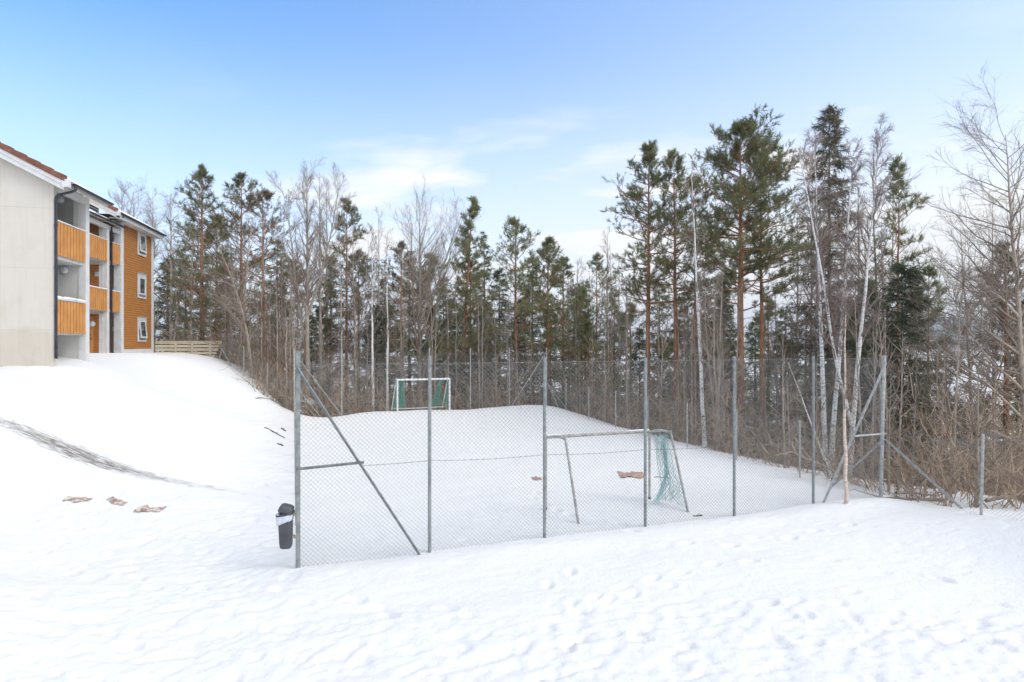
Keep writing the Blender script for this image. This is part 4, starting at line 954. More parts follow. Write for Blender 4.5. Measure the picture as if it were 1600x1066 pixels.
def trunk_line(rng, H, lean=(0, 0), wob=.02, n=14, bend=0):
    z = np.linspace(0, H, n); s = z / H; w = np.cumsum(rng.normal(0, wob * H / n, (n, 2)), 0); w -= w[0]
    return np.column_stack([w[:, 0] + lean[0] * s + bend * np.sin(s * math.pi), w[:, 1] + lean[1] * s, z])[None]
def finish(root, parts):
    for name, mb, mat in parts:
        if mb is not None and mb.n: mb.build(name, M[mat], root, smooth=True)
PROTO = {}
def bare_tree(name, H, r, seed, first=.3, nb=26, blen=.3, ang=.7, up=.10, twigs=(7, 5), droop=0, trunk='grey_bark', crown='twig', lean=(0, 0), wob=.02, forks=0, tw_r=.006, bend=0, blen_top=.3, limbs=()):
    rng = np.random.default_rng(seed); up = up * .5 - .01; ang = ang * 1.12; blen = blen * 1.1; tw_r = tw_r * .8; T = trunk_line(rng, H, lean, wob, bend=bend); TR_ = r * (1 - np.linspace(0, 1, 14)[None] ** 1.1 * .93)
    TR_[0, 0] *= 1.25
    tm = MB().tubes(T, TR_, 8); cm = MB()
    if forks:
        pos, d, rad, t, _ = spawn(rng, T, TR_, forks, .12, .4, .28, .08); F_, FR = grow(rng, pos, d, H * (1 - t) * .92, rad * .75, .01, 12, .04, .035); tm.tubes(F_, FR, 6)
        stems = [(T, TR_), (F_, FR)]
    else: stems = [(T, TR_)]
    for (tl, az, le, an) in limbs:
        f = tl * 13; i = int(f); p0_ = T[0, i] + (T[0, i+1] - T[0, i]) * (f - i)
        F_, FR = grow(rng, p0_[None], np.array([[math.cos(az) * math.sin(an), math.sin(az) * math.sin(an), math.cos(an)]]), np.array([le]), np.array([r * .42]), .012, 12, .06, .012); tm.tubes(F_, FR, 6); stems.append((F_, FR))
    for j, (A_, B_) in enumerate(stems):
        if A_.shape[1] != 14 and j: pass
        k = nb if j == 0 else int(nb * (.32 if limbs else .6))
        pos, d, rad, t, _ = spawn(rng, A_, B_, k, first if j == 0 else max(.25, first * .6), .985, ang, .15)
        L = (H * blen if j == 0 or (forks and j == 1) else H * blen * .62) * ((1 - t) * (1 - blen_top) + blen_top * .55) * rng.uniform(.6, 1.25, len(t))
        P1, R1 = grow(rng, pos, d, L, np.minimum(rad * .55, r * .38) + .004, .004, 8, .10, up)
        cm.tubes(P1, R1, 5)
        pos, d, rad, t, idx = spawn(rng, P1, R1, twigs[0], .2, .97, .6, .2); L2 = L[idx] * .42 * (1.15 - t * .6) * rng.uniform(.5, 1.2, len(t))
        P2_, R2 = grow(rng, pos, d, L2, np.maximum(rad * .55, tw_r), tw_r * .7, 6, .12, up * .6 - droop * .3); cm.tubes(P2_, R2, 3)
        if twigs[1]:
            pos, d, rad, t, idx = spawn(rng, P2_, R2, twigs[1], .25, .98, .55, .2); L3 = np.maximum(L2[idx] * .5, .25) * rng.uniform(.5, 1.2, len(t))
            P3, R3 = grow(rng, pos, d, L3, tw_r * .8, tw_r * .45, 4, .12, up * .3 - droop); cm.tubes(P3, R3, 3)
    return tm, cm, trunk, crown
def needles_tufts(mb, rng, pos, d, nbl=12, L=.18, W_=.017, spread=.75):
    m = len(pos); idx = np.repeat(np.arange(m), nbl); dd = nrm(d)[idx] + rng.normal(0, spread, (m * nbl, 3)); dd[:, 2] += .15; dd = nrm(dd)
    c = pos[idx] - nrm(d)[idx] * rng.uniform(0, .22, m * nbl)[:, None]
    mb.blades(c, dd, L * rng.uniform(.6, 1.15, m * nbl), W_, rng)
def pine_tree(name, H, r, seed, first=.4, nb=46, blen=.2, sparse=1.0, lean=(0, 0), tuft=12, needle='needle_pine', dead=14, conic=.5, ang=1.15, extra=None, upc=.035, bend=0):
    nb = int(nb * 1.3); blen = blen * 1.12
    rng = np.random.default_rng(seed); T = trunk_line(rng, H, lean, .012, bend=bend); TR_ = r * (1 - np.linspace(0, 1, 14)[None] ** 1.25 * .95); TR_[0, 0] *= 1.2
    tm = MB().tubes(T, TR_, 8); nm = MB()
    pos, d, rad, t, _ = spawn(rng, T, TR_, nb, first, .985, 1.5, .12, .3)
    a = (t - first) / (1 - first); d[:, 2] += .05 + .75 * a ** 1.6 + rng.normal(0, .08, len(a)); d = nrm(d)
    prof = (1 - conic) * np.sqrt(np.clip(1 - ((a - .3) / .71) ** 2, .03, 1)) * np.clip((1.03 - a) * 4.5, 0, 1) + conic * (1.02 - a)
    clump = .62 + .5 * np.abs(np.sin(t * 37 + np.arctan2(d[:, 1], d[:, 0]) * 2 + seed))
    L = H * blen * prof * clump * rng.uniform(.6, 1.2, len(t))
    if extra is not None:                     # a few named long limbs: (t, azimuth, length, angle)
        for (te, az, le, an) in extra:
            f = te * 13; i = int(f); p = T[0, i] + (T[0, i+1] - T[0, i]) * (f - i); pos = np.vstack([pos, p]); d = np.vstack([d, [math.cos(az) * math.sin(an), math.sin(az) * math.sin(an), math.cos(an)]])
            rad = np.append(rad, r * .5); t = np.append(t, te); L = np.append(L, le)
    P1, R1 = grow(rng, pos, d, L, np.minimum(rad * .4, r * .17) + .007, .008, 8, .08, upc * .8); tm.tubes(P1, R1, 5)
    k2 = max(5, int(12 * sparse)); p2, d2, r2, t2, idx = spawn(rng, P1, R1, k2, .25, 1.0, .8, .2, .65); L2 = np.clip(L[idx] * .34, .3, 1.3) * rng.uniform(.5, 1.15, len(t2)) * (1.1 - .4 * t2)
    P2_, R2 = grow(rng, p2, d2, L2, .011, .007, 5, .12, .10); tm.tubes(P2_, R2, 3)
    k3 = max(4, int(5 * sparse)); p3, d3, r3, t3, idx3 = spawn(rng, P2_, R2, k3, .3, 1.0, .7, .2); L3 = rng.uniform(.12, .34, len(t3)); P3, R3 = grow(rng, p3, d3, L3, .006, .005, 3, .1, .18); tm.tubes(P3, R3, 3)
    needles_tufts(nm, rng, P3[:, -1], P3[:, -1] - P3[:, -2], tuft); needles_tufts(nm, rng, P2_[:, -1], P2_[:, -1] - P2_[:, -2], tuft); needles_tufts(nm, rng, P1[:, -1], P1[:, -1] - P1[:, -2], tuft)
    if dead:
        pos, d, rad, t, _ = spawn(rng, T, TR_, dead, max(.12, first - .3), first + .05, 1.35, .15, .4); P, Q = grow(rng, pos, d, rng.uniform(.04, .11, len(t)) * H, .016, .005, 6, .12, -.01); tm.tubes(P, Q, 4)
        pos, d, rad, t, _ = spawn(rng, P, Q, 5, .2, 1, .7, .2); P, Q = grow(rng, pos, d, rng.uniform(.2, .7, len(t)), .006, .003, 4, .12, 0); tm.tubes(P, Q, 3)
    return tm, nm, 'pine_bark', needle
def spruce_tree(name, H, r, seed, first=.05, nb=110, blen=.2, hang=.10, dens=1.0, needle='needle_spruce', lean=(0, 0), ragged=.35, conic=1.0, droop=.05, bl_w=.045):
    rng = np.random.default_rng(seed); T = trunk_line(rng, H, lean, .006); TR_ = r * (1 - np.linspace(0, 1, 14)[None] * .97)
    tm = MB().tubes(T, TR_, 7); nm = MB()
    pos, d, rad, t, _ = spawn(rng, T, TR_, nb, first, .995, 1.5, .1, .5); a = (t - first) / (1 - first)
    L = H * blen * ((1.03 - a) ** (.8 * conic)) * (1 - ragged * rng.uniform(0, 1, len(t))) * np.minimum(1, .55 + a * 4); d[:, 2] += .25 * a
    P1, R1 = grow(rng, pos, d, L, np.minimum(rad * .35, .035) + .004, .004, 7, .05, np.where(np.ones(len(t)) > 0, -droop, 0)); P1[:, -2:, 2] += (L * .05)[:, None] * np.array([[.3, 1.0]])
    tm.tubes(P1, R1, 4)
    k = int(11 * dens); p2, d2, r2, t2, idx = spawn(rng, P1, R1, k, .12, 1.0, .85, .2, .6); L2 = np.clip(L[idx] * .36 * (1.1 - .7 * t2), .18, .9) * rng.uniform(.6, 1.2, len(t2))
    P2_, R2 = grow(rng, p2, d2, L2, .007, .004, 4, .08, -hang); tm.tubes(P2_, R2, 3)
    k3 = int(7 * dens); p3, d3, r3, t3, i3 = spawn(rng, P2_, R2, k3, .05, 1.0, .8, .25); d3[:, 2] -= .35; d3 = nrm(d3); nm.blades(p3, d3, rng.uniform(.14, .38, len(p3)), bl_w * rng.uniform(.6, 1.1, len(p3)), rng)
    p3, d3, r3, t3, i3 = spawn(rng, P1, R1, k3 * 2, .1, 1.0, .6, .25); nm.blades(p3, d3, rng.uniform(.14, .32, len(p3)), bl_w, rng)
    p3, d3, r3, t3, i3 = spawn(rng, T, TR_, 60, .8, 1.0, .6, .2); nm.blades(p3, d3, rng.uniform(.12, .25, len(p3)), bl_w, rng)
    return tm, nm, 'spruce_bark', needle

ALLTREES = []
def place(spec, px, ytop, d, label, cat, group=None, rz=0, sx=1.0, kind='tree', zb=None, name=None):
    """spec = (builder, kwargs): a tree of its own; or a prototype key: a copy of that prototype, scaled to the height seen"""
    X, Y = at(px, d); zb = gz(X, Y) - .15 if zb is None else zb; H = zat(ytop, d) - zb
    if isinstance(spec, tuple):
        fn, kw = spec; tm, cm, tmat, cmat = fn(kind, H, **kw); f = H / max(v[:, 2].max() for v in tm.v + cm.v)
        tm.v = [v * f for v in tm.v]; cm.v = [v * f for v in cm.v]; root = empty(name or kind, (X, Y, zb), rz); tk = tm.build('trunk', M[tmat], root, smooth=True); cr = cm.build('crown', M[cmat], root, smooth=True)
    else:
        pr, PH = PROTO[spec]
        if pr.get('free'): pr['free'] = 0; root = pr['root']
        else:
            root = pr['root'].copy(); COL.objects.link(root)
            for ch in list(pr['root'].children): c = ch.copy(); COL.objects.link(c); c.parent = root
        root.name = name or kind; s = H / PH; root.scale = (s * sx, s * sx, s); root.location = (X, Y, zb); root.rotation_euler = (0, 0, rz)
    for k in list(root.keys()): del root[k]
    tag(root, label, cat, group); ALLTREES.append(root); return root
def proto(key, kind, fn, H, **kw):
    tm, cm, tmat, cmat = fn(kind, H, **kw); root = empty(kind, (0, 0, 0)); tm.build('trunk', M[tmat], root, smooth=True); cm.build('crown', M[cmat], root, smooth=True); PROTO[key] = ({'root': root, 'free': 1}, float(max(v[:, 2].max() for v in tm.v + cm.v)))

B, Pn, Sp = bare_tree, pine_tree, spruce_tree
# --- named trees, left to right
place((B, dict(r=.24, seed=31, first=.28, nb=42, blen=.42, ang=.75, up=.13, twigs=(12, 8), forks=2, blen_top=.5)), 208, 262, 58, 'broad leafless tree rising behind the roof end of the apartment building', 'tree', kind='bare_tree')
place((B, dict(r=.20, seed=32, first=.3, nb=34, blen=.34, ang=.65, up=.13, twigs=(11, 7), forks=1)), 268, 277, 55, 'leafless tree between the apartment building and the tall dark pine', 'tree', kind='bare_tree')
place((Pn, dict(r=.20, seed=41, first=.18, nb=64, blen=.23, sparse=.8, conic=.7, dead=6)), 316, 254, 47, 'tall dark pine with loose layered branches, nearest pine to the apartment building', 'tree', kind='pine_tree')
place((Pn, dict(r=.20, seed=42, first=.22, nb=54, blen=.22, sparse=.9, conic=.35, dead=10)), 377, 268, 48, 'broad topped dark pine left of the pine with the reddish trunk', 'tree', kind='pine_tree')
place((Pn, dict(r=.19, seed=43, first=.42, nb=40, blen=.24, sparse=.75, conic=.25, needle='needle_grey', dead=22)), 412, 285, 45, 'pine with thin brownish crown and reddish trunk behind the left thicket', 'tree', kind='pine_tree')
place((B, dict(r=.13, seed=33, first=.25, nb=30, blen=.5, ang=.8, up=.10, twigs=(8, 4), lean=(-2.6, 0), wob=.035, forks=1, trunk='grey_bark', bend=.5)), 395, 352, 38, 'crooked leafless tree leaning left over the end of the wooden terrace', 'tree', kind='bare_tree')
place((B, dict(r=.11, seed=34, first=.25, nb=24, blen=.34, ang=.7, up=.12, twigs=(7, 4), lean=(.9, 0), wob=.03)), 371, 330, 40, 'pale crooked leafless tree forking above the snow slope edge', 'tree', kind='bare_tree')
place((B, dict(r=.20, seed=35, first=.36, nb=46, blen=.26, ang=.5, up=.16, twigs=(12, 8), forks=2, blen_top=.55)), 479, 241, 41, 'tallest leafless tree on the left, with a pale trunk above the fence corner', 'tree', kind='bare_tree')
place((B, dict(r=.15, seed=36, first=.4, nb=34, blen=.22, ang=.5, up=.14, twigs=(8, 4))), 500, 262, 43, 'slimmer leafless tree close on the right of the tallest left one', 'tree', kind='bare_tree')
place((Pn, dict(r=.15, seed=44, first=.45, nb=40, blen=.15, sparse=.8, conic=.7, dead=24)), 541, 303, 46, 'slender pine with a narrow crown right of the tall leafless pair', 'tree', kind='pine_tree')
place((B, dict(r=.10, seed=37, first=.35, nb=26, blen=.2, ang=.5, up=.12, twigs=(7, 4), droop=.08, trunk='birch', crown='twig_red')), 583, 345, 40, 'thin white birch, left one of the pair behind the far fence', 'tree', kind='birch_tree')
place((B, dict(r=.095, seed=38, first=.4, nb=24, blen=.2, ang=.5, up=.12, twigs=(7, 4), droop=.08, trunk='birch', crown='twig_red')), 605, 352, 41, 'thin white birch just left of the small white goal', 'tree', kind='birch_tree')
place((B, dict(r=.22, seed=39, first=.30, nb=36, blen=.42, ang=.72, up=.26, twigs=(8, 5), forks=3, blen_top=.6, tw_r=.009)), 656, 272, 46, 'big fan shaped leafless tree behind the small white goal', 'tree', kind='bare_tree')
place((Pn, dict(r=.19, seed=45, first=.22, nb=62, blen=.21, sparse=.85, conic=.9, lean=(1.2, 0), dead=8)), 716, 303, 46, 'pointed pine with a leaning trunk right of the fan shaped leafless tree', 'tree', kind='pine_tree')
place((Sp, dict(r=.16, seed=51, nb=100, blen=.16, dens=.8, needle='needle_pine')), 757, 358, 49, 'thin spruce squeezed between the leaning pine and the forked topped pine', 'tree', kind='spruce_tree')
place((Pn, dict(r=.17, seed=46, first=.3, nb=50, blen=.22, sparse=.75, conic=.4, dead=10)), 806, 331, 45, 'rounded pine with gaps in its crown, in the middle of the far tree line', 'tree', kind='pine_tree')
place((Pn, dict(r=.18, seed=47, first=.18, nb=62, blen=.26, sparse=.85, conic=.5, dead=6)), 856, 364, 47, 'wide bushy pine right of the rounded middle pine', 'tree', kind='pine_tree')
place((Pn, dict(r=.15, seed=48, first=.2, nb=46, blen=.22, sparse=.7, conic=.6, dead=6)), 932, 391, 55, 'small pine standing alone against the white sky left of the tall pines', 'tree', kind='pine_tree')
place((Pn, dict(r=.18, seed=49, first=.42, nb=54, blen=.19, sparse=.8, conic=.75, dead=26, extra=[(.76, 3.3, 3.0, 1.15), (.72, 3.0, 2.6, 1.2), (.5, 3.4, 2.6, 1.3)])), 1012, 215, 36, 'tall pine with a long limb reaching left, first of the tall group', 'tree', kind='pine_tree')
place((Pn, dict(r=.17, seed=50, first=.48, nb=44, blen=.17, sparse=.75, conic=.6, dead=26)), 1055, 230, 35, 'narrow tall pine between the long limbed pine and the browned pine', 'tree', kind='pine_tree')
place((Pn, dict(r=.14, seed=52, first=.55, nb=32, blen=.18, sparse=.7, conic=.4, needle='needle_grey', dead=16)), 1086, 268, 37, 'pine with a thin browned crown behind the white birch stem', 'tree', kind='pine_tree')
place((B, dict(r=.105, seed=53, first=.45, nb=28, blen=.22, ang=.5, up=.13, twigs=(7, 4), droop=.06, trunk='birch', crown='twig_red', lean=(-.7, 0))), 1101, 248, 27.5, 'slender white birch between the browned pine and the biggest pine', 'tree', kind='birch_tree')
place((B, dict(r=.09, seed=54, first=.2, nb=26, blen=.34, ang=.6, up=.12, twigs=(7, 4), trunk='grey_bark', forks=2, lean=(.3, 0))), 1118, 420, 26.5, 'pale leafless tree with several upright stems below the biggest pine', 'tree', kind='bare_tree')
place((Pn, dict(r=.25, seed=55, first=.50, nb=60, blen=.165, sparse=1.15, conic=.15, tuft=14, dead=10, extra=[(.5, 0.2, 3.0, 1.3), (.46, 2.9, 2.4, 1.4), (.44, .1, 2.6, 1.45)])), 1157, 174, 31, 'biggest pine with a thick orange trunk and a full rounded crown', 'tree', kind='pine_tree')
place((Pn, dict(r=.16, seed=56, first=.5, nb=40, blen=.19, sparse=1.0, conic=.3, dead=16)), 1190, 212, 33, 'pine with a darker thinner trunk close behind the biggest pine', 'tree', kind='pine_tree')
place((Sp, dict(r=.19, seed=57, nb=300, blen=.185, dens=1.1, ragged=.5, conic=.75, bl_w=.032, droop=.05, hang=.28, needle='needle_grey')), 1296, 158, 33, 'tall ragged spruce with hanging branches behind the white birches', 'tree', kind='spruce_tree')
def twin(px, d, ytop, seed, lean, **k): return (B, dict(r=.115, seed=seed, first=.35, nb=34, blen=.24, ang=.5, up=.13, twigs=(11, 8), droop=.07, trunk='birch', crown='twig_red', lean=lean, **k))
place(twin(1290, 25, 190, 58, (-.5, 0)), 1292, 190, 24.5, 'white birch in front of the ragged spruce, left stem of three', 'tree', kind='birch_tree')
place(twin(1312, 25, 200, 59, (.9, 0)), 1296, 215, 24.3, 'white birch leaning right out of the left birch stem foot', 'tree', kind='birch_tree')
place(twin(1330, 25, 175, 60, (1.3, 0), forks=1), 1325, 172, 24.0, 'white birch leaning right with a wide feathery top, right of the spruce', 'tree', kind='birch_tree')
place((B, dict(r=.055, seed=61, first=.38, nb=26, blen=.2, ang=.5, up=.10, twigs=(7, 4), trunk='birch_young', crown='twig_red', wob=.035)), 1321, 400, 15.5, 'young peach coloured birch standing in the snow right at the near fence', 'tree', kind='birch_tree', zb=-.1)
place((Pn, dict(r=.12, seed=62, first=.42, nb=36, blen=.13, sparse=.7, conic=.7, dead=14)), 1403, 238, 34, 'slim pine with a narrow tufted top right of the birches', 'tree', kind='pine_tree')
place((Pn, dict(r=.11, seed=63, first=.35, nb=30, blen=.18, sparse=.6, conic=.5, dead=8)), 1450, 408, 34, 'small thin pine before the open sky left of the large right birch', 'tree', kind='pine_tree')
place((Sp, dict(r=.14, seed=64, nb=130, blen=.30, dens=1.2, conic=.8, ragged=.25)), 1410, 400, 27, 'bushy dark green spruce low behind the near right fence corner', 'tree', kind='spruce_tree')
place((Sp, dict(r=.12, seed=65, nb=110, blen=.32, dens=1.0, conic=.8)), 1350, 430, 30, 'low dark spruce hidden between the birch trunks', 'tree', kind='spruce_tree')
place((B, dict(limbs=[(.22, 3.14, 6.2, .95), (.30, 3.3, 5.6, .85), (.40, 2.95, 4.8, .9), (.15, 3.0, 5.2, 1.15), (.5, 3.4, 3.8, .8)], r=.17, seed=66, first=.25, nb=60, blen=.44, ang=.8, up=.12, twigs=(10, 6), droop=.07, tw_r=.0075, trunk='grey_bark', crown='twig', lean=(-1.3, 0), wob=.02, blen_top=.75)), 1612, 118, 24, 'large leafless birch at the right edge spreading long drooping branches', 'tree', kind='birch_tree')
place((B, dict(r=.10, seed=67, first=.15, nb=30, blen=.5, ang=.8, up=.09, twigs=(8, 5), lean=(-1.0, 0), wob=.03)), 1530, 330, 27, 'small leafless tree with arching branches below the large right birch', 'tree', kind='bare_tree')
place((Pn, dict(r=.17, seed=68, first=.1, nb=64, blen=.26, sparse=.7, conic=.6, needle='needle_grey', dead=20)), 1572, 372, 29, 'scruffy brownish pine below the large birch at the right edge', 'tree', kind='pine_tree')
place((B, dict(r=.05, seed=69, first=.1, nb=14, blen=.3, ang=.7, up=.1, twigs=(5, 3), trunk='birch', lean=(-1.7, 0))), 1300, 560, 22, 'thin white birch stem leaning left beside the left white birch', 'tree', kind='birch_tree')
place((B, dict(r=.07, seed=70, first=.2, nb=20, blen=.4, ang=.7, up=.1, twigs=(6, 4), trunk='grey_bark', wob=.03)), 1525, 560, 16.6, 'short grey leafless tree close behind the low right fence post', 'tree', kind='bare_tree')
# --- filler trees: copies of a few prototypes
proto('pineA', 'pine_tree', Pn, 14, r=.17, seed=71, first=.15, nb=56, blen=.24, sparse=.75, conic=.6, dead=8)
proto('pineB', 'pine_tree', Pn, 14, r=.15, seed=72, first=.3, nb=44, blen=.2, sparse=.7, conic=.5, dead=18, needle='needle_grey')
proto('spruceA', 'spruce_tree', Sp, 12, r=.15, seed=73, nb=120, blen=.22, dens=.85)
proto('spruceB', 'spruce_tree', Sp, 12, r=.14, seed=74, nb=100, blen=.28, dens=.85, ragged=.5, needle='needle_pine')
proto('bareA', 'bare_tree', B, 13, r=.10, seed=75, first=.3, nb=26, blen=.22, ang=.55, up=.14, twigs=(7, 4))
proto('bareB', 'bare_tree', B, 13, r=.09, seed=76, first=.25, nb=26, blen=.26, ang=.6, up=.12, twigs=(7, 4), forks=1, wob=.03)
proto('bareC', 'bare_tree', B, 13, r=.075, seed=77, first=.4, nb=22, blen=.18, ang=.5, up=.14, twigs=(7, 4), crown='twig_red')
proto('sapA', 'sapling', B, 6, r=.035, seed=78, first=.2, nb=14, blen=.3, ang=.5, up=.15, twigs=(5, 0), wob=.03)
proto('sapB', 'sapling', B, 6, r=.028, seed=79, first=.15, nb=16, blen=.32, ang=.6, up=.10, twigs=(5, 0), wob=.04, crown='twig_red')
rf_ = random.Random(8)
GC = 'dark conifers filling the far tree line'
for px, yt, d, k in [(262,400,60,'spruceA'),(290,380,62,'spruceB'),(338,330,60,'pineA'),(355,395,64,'spruceA'),(433,372,62,'spruceB'),(455,400,66,'pineA'),(517,398,60,'spruceA'),(560,385,62,'pineB'),(627,372,58,'pineB'),(640,405,64,'spruceB'),(600,430,64,'spruceA'),(672,392,60,'pineA'),(693,430,58,'spruceB'),(735,400,58,'pineA'),(780,415,60,'spruceA'),(832,400,62,'spruceB'),(880,398,60,'pineA'),(905,440,62,'spruceA'),(960,455,58,'spruceB'),(985,470,52,'pineA'),(1030,440,50,'spruceB'),(1075,450,50,'pineA'),(1130,455,48,'spruceA'),(1200,462,46,'pineA'),(1228,480,44,'spruceB'),(1260,470,42,'pineB'),(1345,470,40,'spruceA'),(1478,520,40,'pineB'),(1590,490,38,'spruceB'),(1180,500,40,'spruceB'),(920,500,46,'pineA'),(860,480,50,'spruceB'),(760,470,50,'pineA'),(700,480,50,'pineA'),(810,470,52,'spruceB'),(1000,510,42,'spruceA')]:
    place(k, px, yt, d, 'dark conifer low in the far tree line, among others like it', 'tree', GC, rz=rf_.uniform(0, 6.28), sx=rf_.uniform(.95, 1.3), kind='pine_tree' if k[0] == 'p' else 'spruce_tree')
for i in range(38):
    px = rf_.uniform(235, 1430); k = rf_.choice(('spruceA', 'spruceB', 'pineA', 'spruceB')); d = rf_.uniform(44, 62) if px < 1000 else rf_.uniform(36, 52)
    place(k, px, rf_.uniform(440, 530), d, 'dark conifer low in the far tree line, among others like it', 'tree', GC, rz=rf_.uniform(0, 6.28), sx=rf_.uniform(1.1, 1.6), kind='pine_tree' if k[0] == 'p' else 'spruce_tree')
GB = 'thin leafless trees filling the wood'
LB = 'thin leafless tree standing among others like it in the wood'
for px, yt, d, k in [(182,275,60,'bareB'),(240,290,58,'bareA'),(296,300,56,'bareB'),(330,380,46,'bareA'),(352,400,44,'bareC'),(440,350,44,'bareC'),(465,370,42,'bareC'),(512,270,48,'bareA'),(533,360,42,'bareC'),(556,350,44,'bareB'),(592,318,54,'bareA'),(700,430,44,'bareC'),(748,450,42,'bareC'),(776,440,44,'bareB'),(793,480,42,'bareC'),(890,420,50,'bareA'),(900,440,48,'bareC'),(908,400,56,'bareB'),(950,350,50,'bareA'),(955,380,48,'bareC'),(968,400,46,'bareB'),(978,430,42,'bareA'),(1032,380,42,'bareB'),(1070,400,36,'bareC'),(1100,430,34,'bareB'),(1130,400,34,'bareA'),(1195,440,34,'bareC'),(1215,430,36,'bareB'),(1235,470,34,'bareA'),(1268,200,38,'bareC'),(1245,300,40,'bareA'),(1342,260,34,'bareA'),(1375,215,36,'bareB'),(1380,330,34,'bareC'),(1432,420,34,'bareC'),(1555,300,32,'bareA'),(1590,400,30,'bareC'),(1370,480,26,'bareB'),(1470,500,24,'bareB')]:
    place(k, px, yt, d, LB, 'tree', GB, rz=rf_.uniform(0, 6.28), sx=rf_.uniform(.9, 1.25), kind='bare_tree')
GS = 'upright saplings in the undergrowth'
n = 0
def sap(px, yt, d):
    place(rf_.choice(('sapA', 'sapB')), px, yt, d, 'slender bare sapling among the many in the undergrowth', 'sapling', GS, rz=rf_.uniform(0, 6.28), sx=rf_.uniform(.8, 1.5), kind='sapling')
for i in range(46): px = rf_.uniform(358, 462); sap(px, rf_.uniform(400, 540), np.interp(px, [358, 462], [40, 36.5]) + rf_.uniform(0, 5))
for i in range(34): sap(rf_.uniform(466, 860), rf_.uniform(430, 560), rf_.uniform(40, 47))
for i in range(30):
    t = rf_.uniform(0, 1); p = P2(6, LS * t) + E1 * rf_.uniform(1.2, 5); px = 800 + p[0] / p[1] * F; sap(px, rf_.uniform(430, 580), p[1])
for i in range(9): sap(rf_.uniform(1390, 1600), rf_.uniform(500, 640), rf_.uniform(19, 26))

# --- undergrowth that nobody could count
def brush(name, pts_fn, n, hmin, hmax, r, seed, mat='brush', tw=5, arch=.25, label=None):
    rng = np.random.default_rng(seed); xy = np.array([pts_fn(rng) for _ in range(n)]); z = gbase(xy[:, 0], xy[:, 1]) - .05
    pos = np.column_stack([xy, z]); d = rng.normal(0, .45, (n, 3)); d[:, 2] = 1; L = rng.uniform(hmin, hmax, n) * (.6 + .5 * vnoise(xy[:, 0] * .6 + 30, xy[:, 1] * .6))
    P, Q = grow(rng, pos, d, np.abs(L) + .3, r * rng.uniform(.5, 1.1, n) * (1 + 1.2 * (rng.uniform(0, 1, n) > .9)), r * .25, 7, arch * .55, -.045 * rng.uniform(0, 2, n)); mb = MB().tubes(P, Q, 3)
    p, d, rr, t, i = spawn(rng, P, Q, tw, .15, 1, .7, .25); A_, B_ = grow(rng, p, d, L[i] * .36 * rng.uniform(.4, 1.2, len(t)), r * .45, r * .2, 5, .16, .02); mb.tubes(A_, B_, 3)
    return tag(mb.build(name, M[mat], None, loc=tuple(pos[0])), label, 'undergrowth', kind='stuff')
def reg_far(rng): p = P2(rng.uniform(-1.0, 6.2), LS + 1.0 + rng.gamma(1.5, 3.2)); return p
def reg_right(rng): t = rng.uniform(-.15, 1.05); return P2(6, LS * t) + E1 * (.9 + rng.gamma(1.5, 2.2))
def reg_near(rng): px = rng.uniform(1385, 1700); d = rng.uniform(19.6, 27); return np.array(at(px, d + (1390 - px) * .004))
def reg_left(rng): px = rng.uniform(225, 462); d = np.interp(px, [225, 340, 370, 462], [47, 43, 38.5, 35.5]) + rng.gamma(1.5, 2.5); return np.array(at(px, d))
brush('undergrowth', reg_far, 850, 1.2, 6.0, .02, 1, label='brown bare brush packed behind the far fence')
brush('undergrowth', reg_right, 1000, 1.0, 5.5, .018, 2, label='brown bare brush along the outside of the right side fence')
brush('undergrowth', reg_near, 560, 1.2, 3.7, .018, 3, arch=.4, label='arching tan brush behind the low fence at the right edge')
brush('undergrowth', reg_near, 420, .8, 2.2, .010, 5, 'brush_red', arch=.4, label='reddish brush low behind the right edge fence')
brush('undergrowth', reg_left, 520, 1.4, 6.0, .019, 4, label='bare brush beyond the snow slope below the building')
def reg_back(rng): d = rng.uniform(48, 80); px = rng.uniform(150, 1750); return np.array(at(px, d))
brush('undergrowth', reg_back, 1600, 2.0, 5.5, .022, 6, 'brush', tw=5, label='distant bare brush deep in the wood')
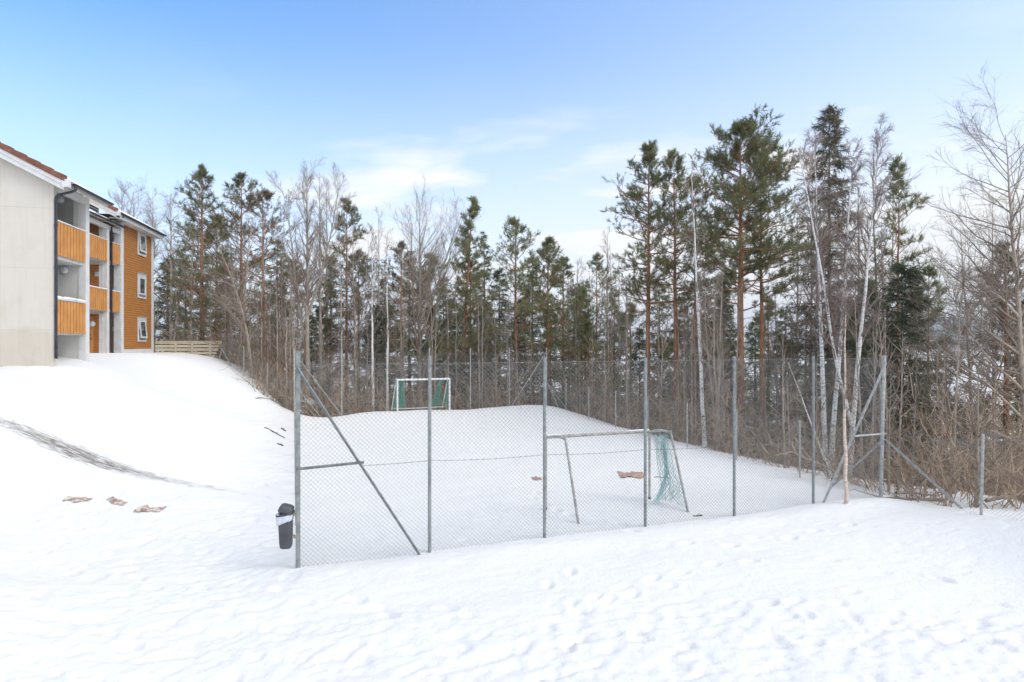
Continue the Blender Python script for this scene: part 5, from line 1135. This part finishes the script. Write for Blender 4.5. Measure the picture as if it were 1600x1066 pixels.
def fallen(px, py, d, L, az, seed, label, r=.05):
    X, Y = at(px, d); rng = np.random.default_rng(seed); z = gz(X, Y) + .15
    P, Q = grow(rng, np.array([[X, Y, z]]), np.array([[math.cos(az), math.sin(az), .12]]), L, r, r * .3, 9, .12, -.02); mb = MB().tubes(P, Q, 6)
    p, dd, rr, t, i = spawn(rng, P, Q, 9, .2, 1, .8, .2); A_, B_ = grow(rng, p, dd, rng.uniform(.3, 1.0, len(t)), r * .4, r * .12, 6, .16, .0); mb.tubes(A_, B_, 4)
    p, dd, rr, t, i = spawn(rng, A_, B_, 4, .2, 1, .8, .2); A_, B_ = grow(rng, p, dd, rng.uniform(.1, .4, len(t)), r * .15, r * .08, 4, .16, .0); mb.tubes(A_, B_, 3)
    tag(mb.build('fallen_branch', M['twig'], None, loc=(X, Y, z)), label, 'branch')
fallen(1400, 790, 17.5, 3.0, .2, 91, 'fallen dark branch in the snow just right of the tall corner post')
fallen(1475, 790, 16.8, 2.6, 2.9, 92, 'fallen branch under the slanting brace of the right fence')
fallen(1540, 780, 16.5, 3.0, .1, 93, 'fallen branch lying behind the right edge fence post')
fallen(1300, 760, 19.0, 2.6, .3, 94, 'fallen branch in snow behind the young peach birch')
fallen(1345, 770, 18.2, 2.2, 2.6, 95, 'fallen branch between the young birch and the corner post')

# ------------------------------------------------------------------ wooded hills on the horizon
m, nt, b = new_mat('far_wooded_hills')
tc_ = N(nt, 'ShaderNodeTexCoord'); no = N(nt, 'ShaderNodeTexNoise'); no.inputs['Scale'].default_value = .012; no.inputs['Detail'].default_value = 8; nt.links.new(tc_.outputs['Object'], no.inputs['Vector'])
r = ramp(nt, no.outputs[0], [(.42, (.03,.045,.03)), (.56, (.10,.11,.10)), (.66, (.5,.52,.55))]); nt.links.new(r.outputs[0], b.inputs['Base Color']); b.inputs['Roughness'].default_value = 1
az = np.linspace(R(-70), R(70), 260); rr_ = np.linspace(0, 1, 14); AZ, RR = np.meshgrid(az, rr_)
base = 2300 + 900 * RR; hgt = (.5 + .5 * vnoise(AZ * 5 + 3, AZ * 0 + 1)) * 55 + 60 + 18 * vnoise(AZ * 23, AZ * 0 + 9) + 6 * vnoise(AZ * 80, AZ * 0 + 4)
hgt = hgt * (.35 + .8 * ss(R(22), R(36), AZ)); Z = -25 + hgt * np.sin(RR * math.pi / 2) ** .8 * 1.15 + 5 * vnoise(AZ * 60, RR * 9)
I = np.arange(AZ.size).reshape(AZ.shape)
hl = MB().add(np.stack([base * np.sin(AZ), base * np.cos(AZ), Z], -1), np.stack([I[:-1, :-1], I[:-1, 1:], I[1:, 1:], I[1:, :-1]], -1)).build('hills', m, smooth=True); tag(hl, kind='structure')
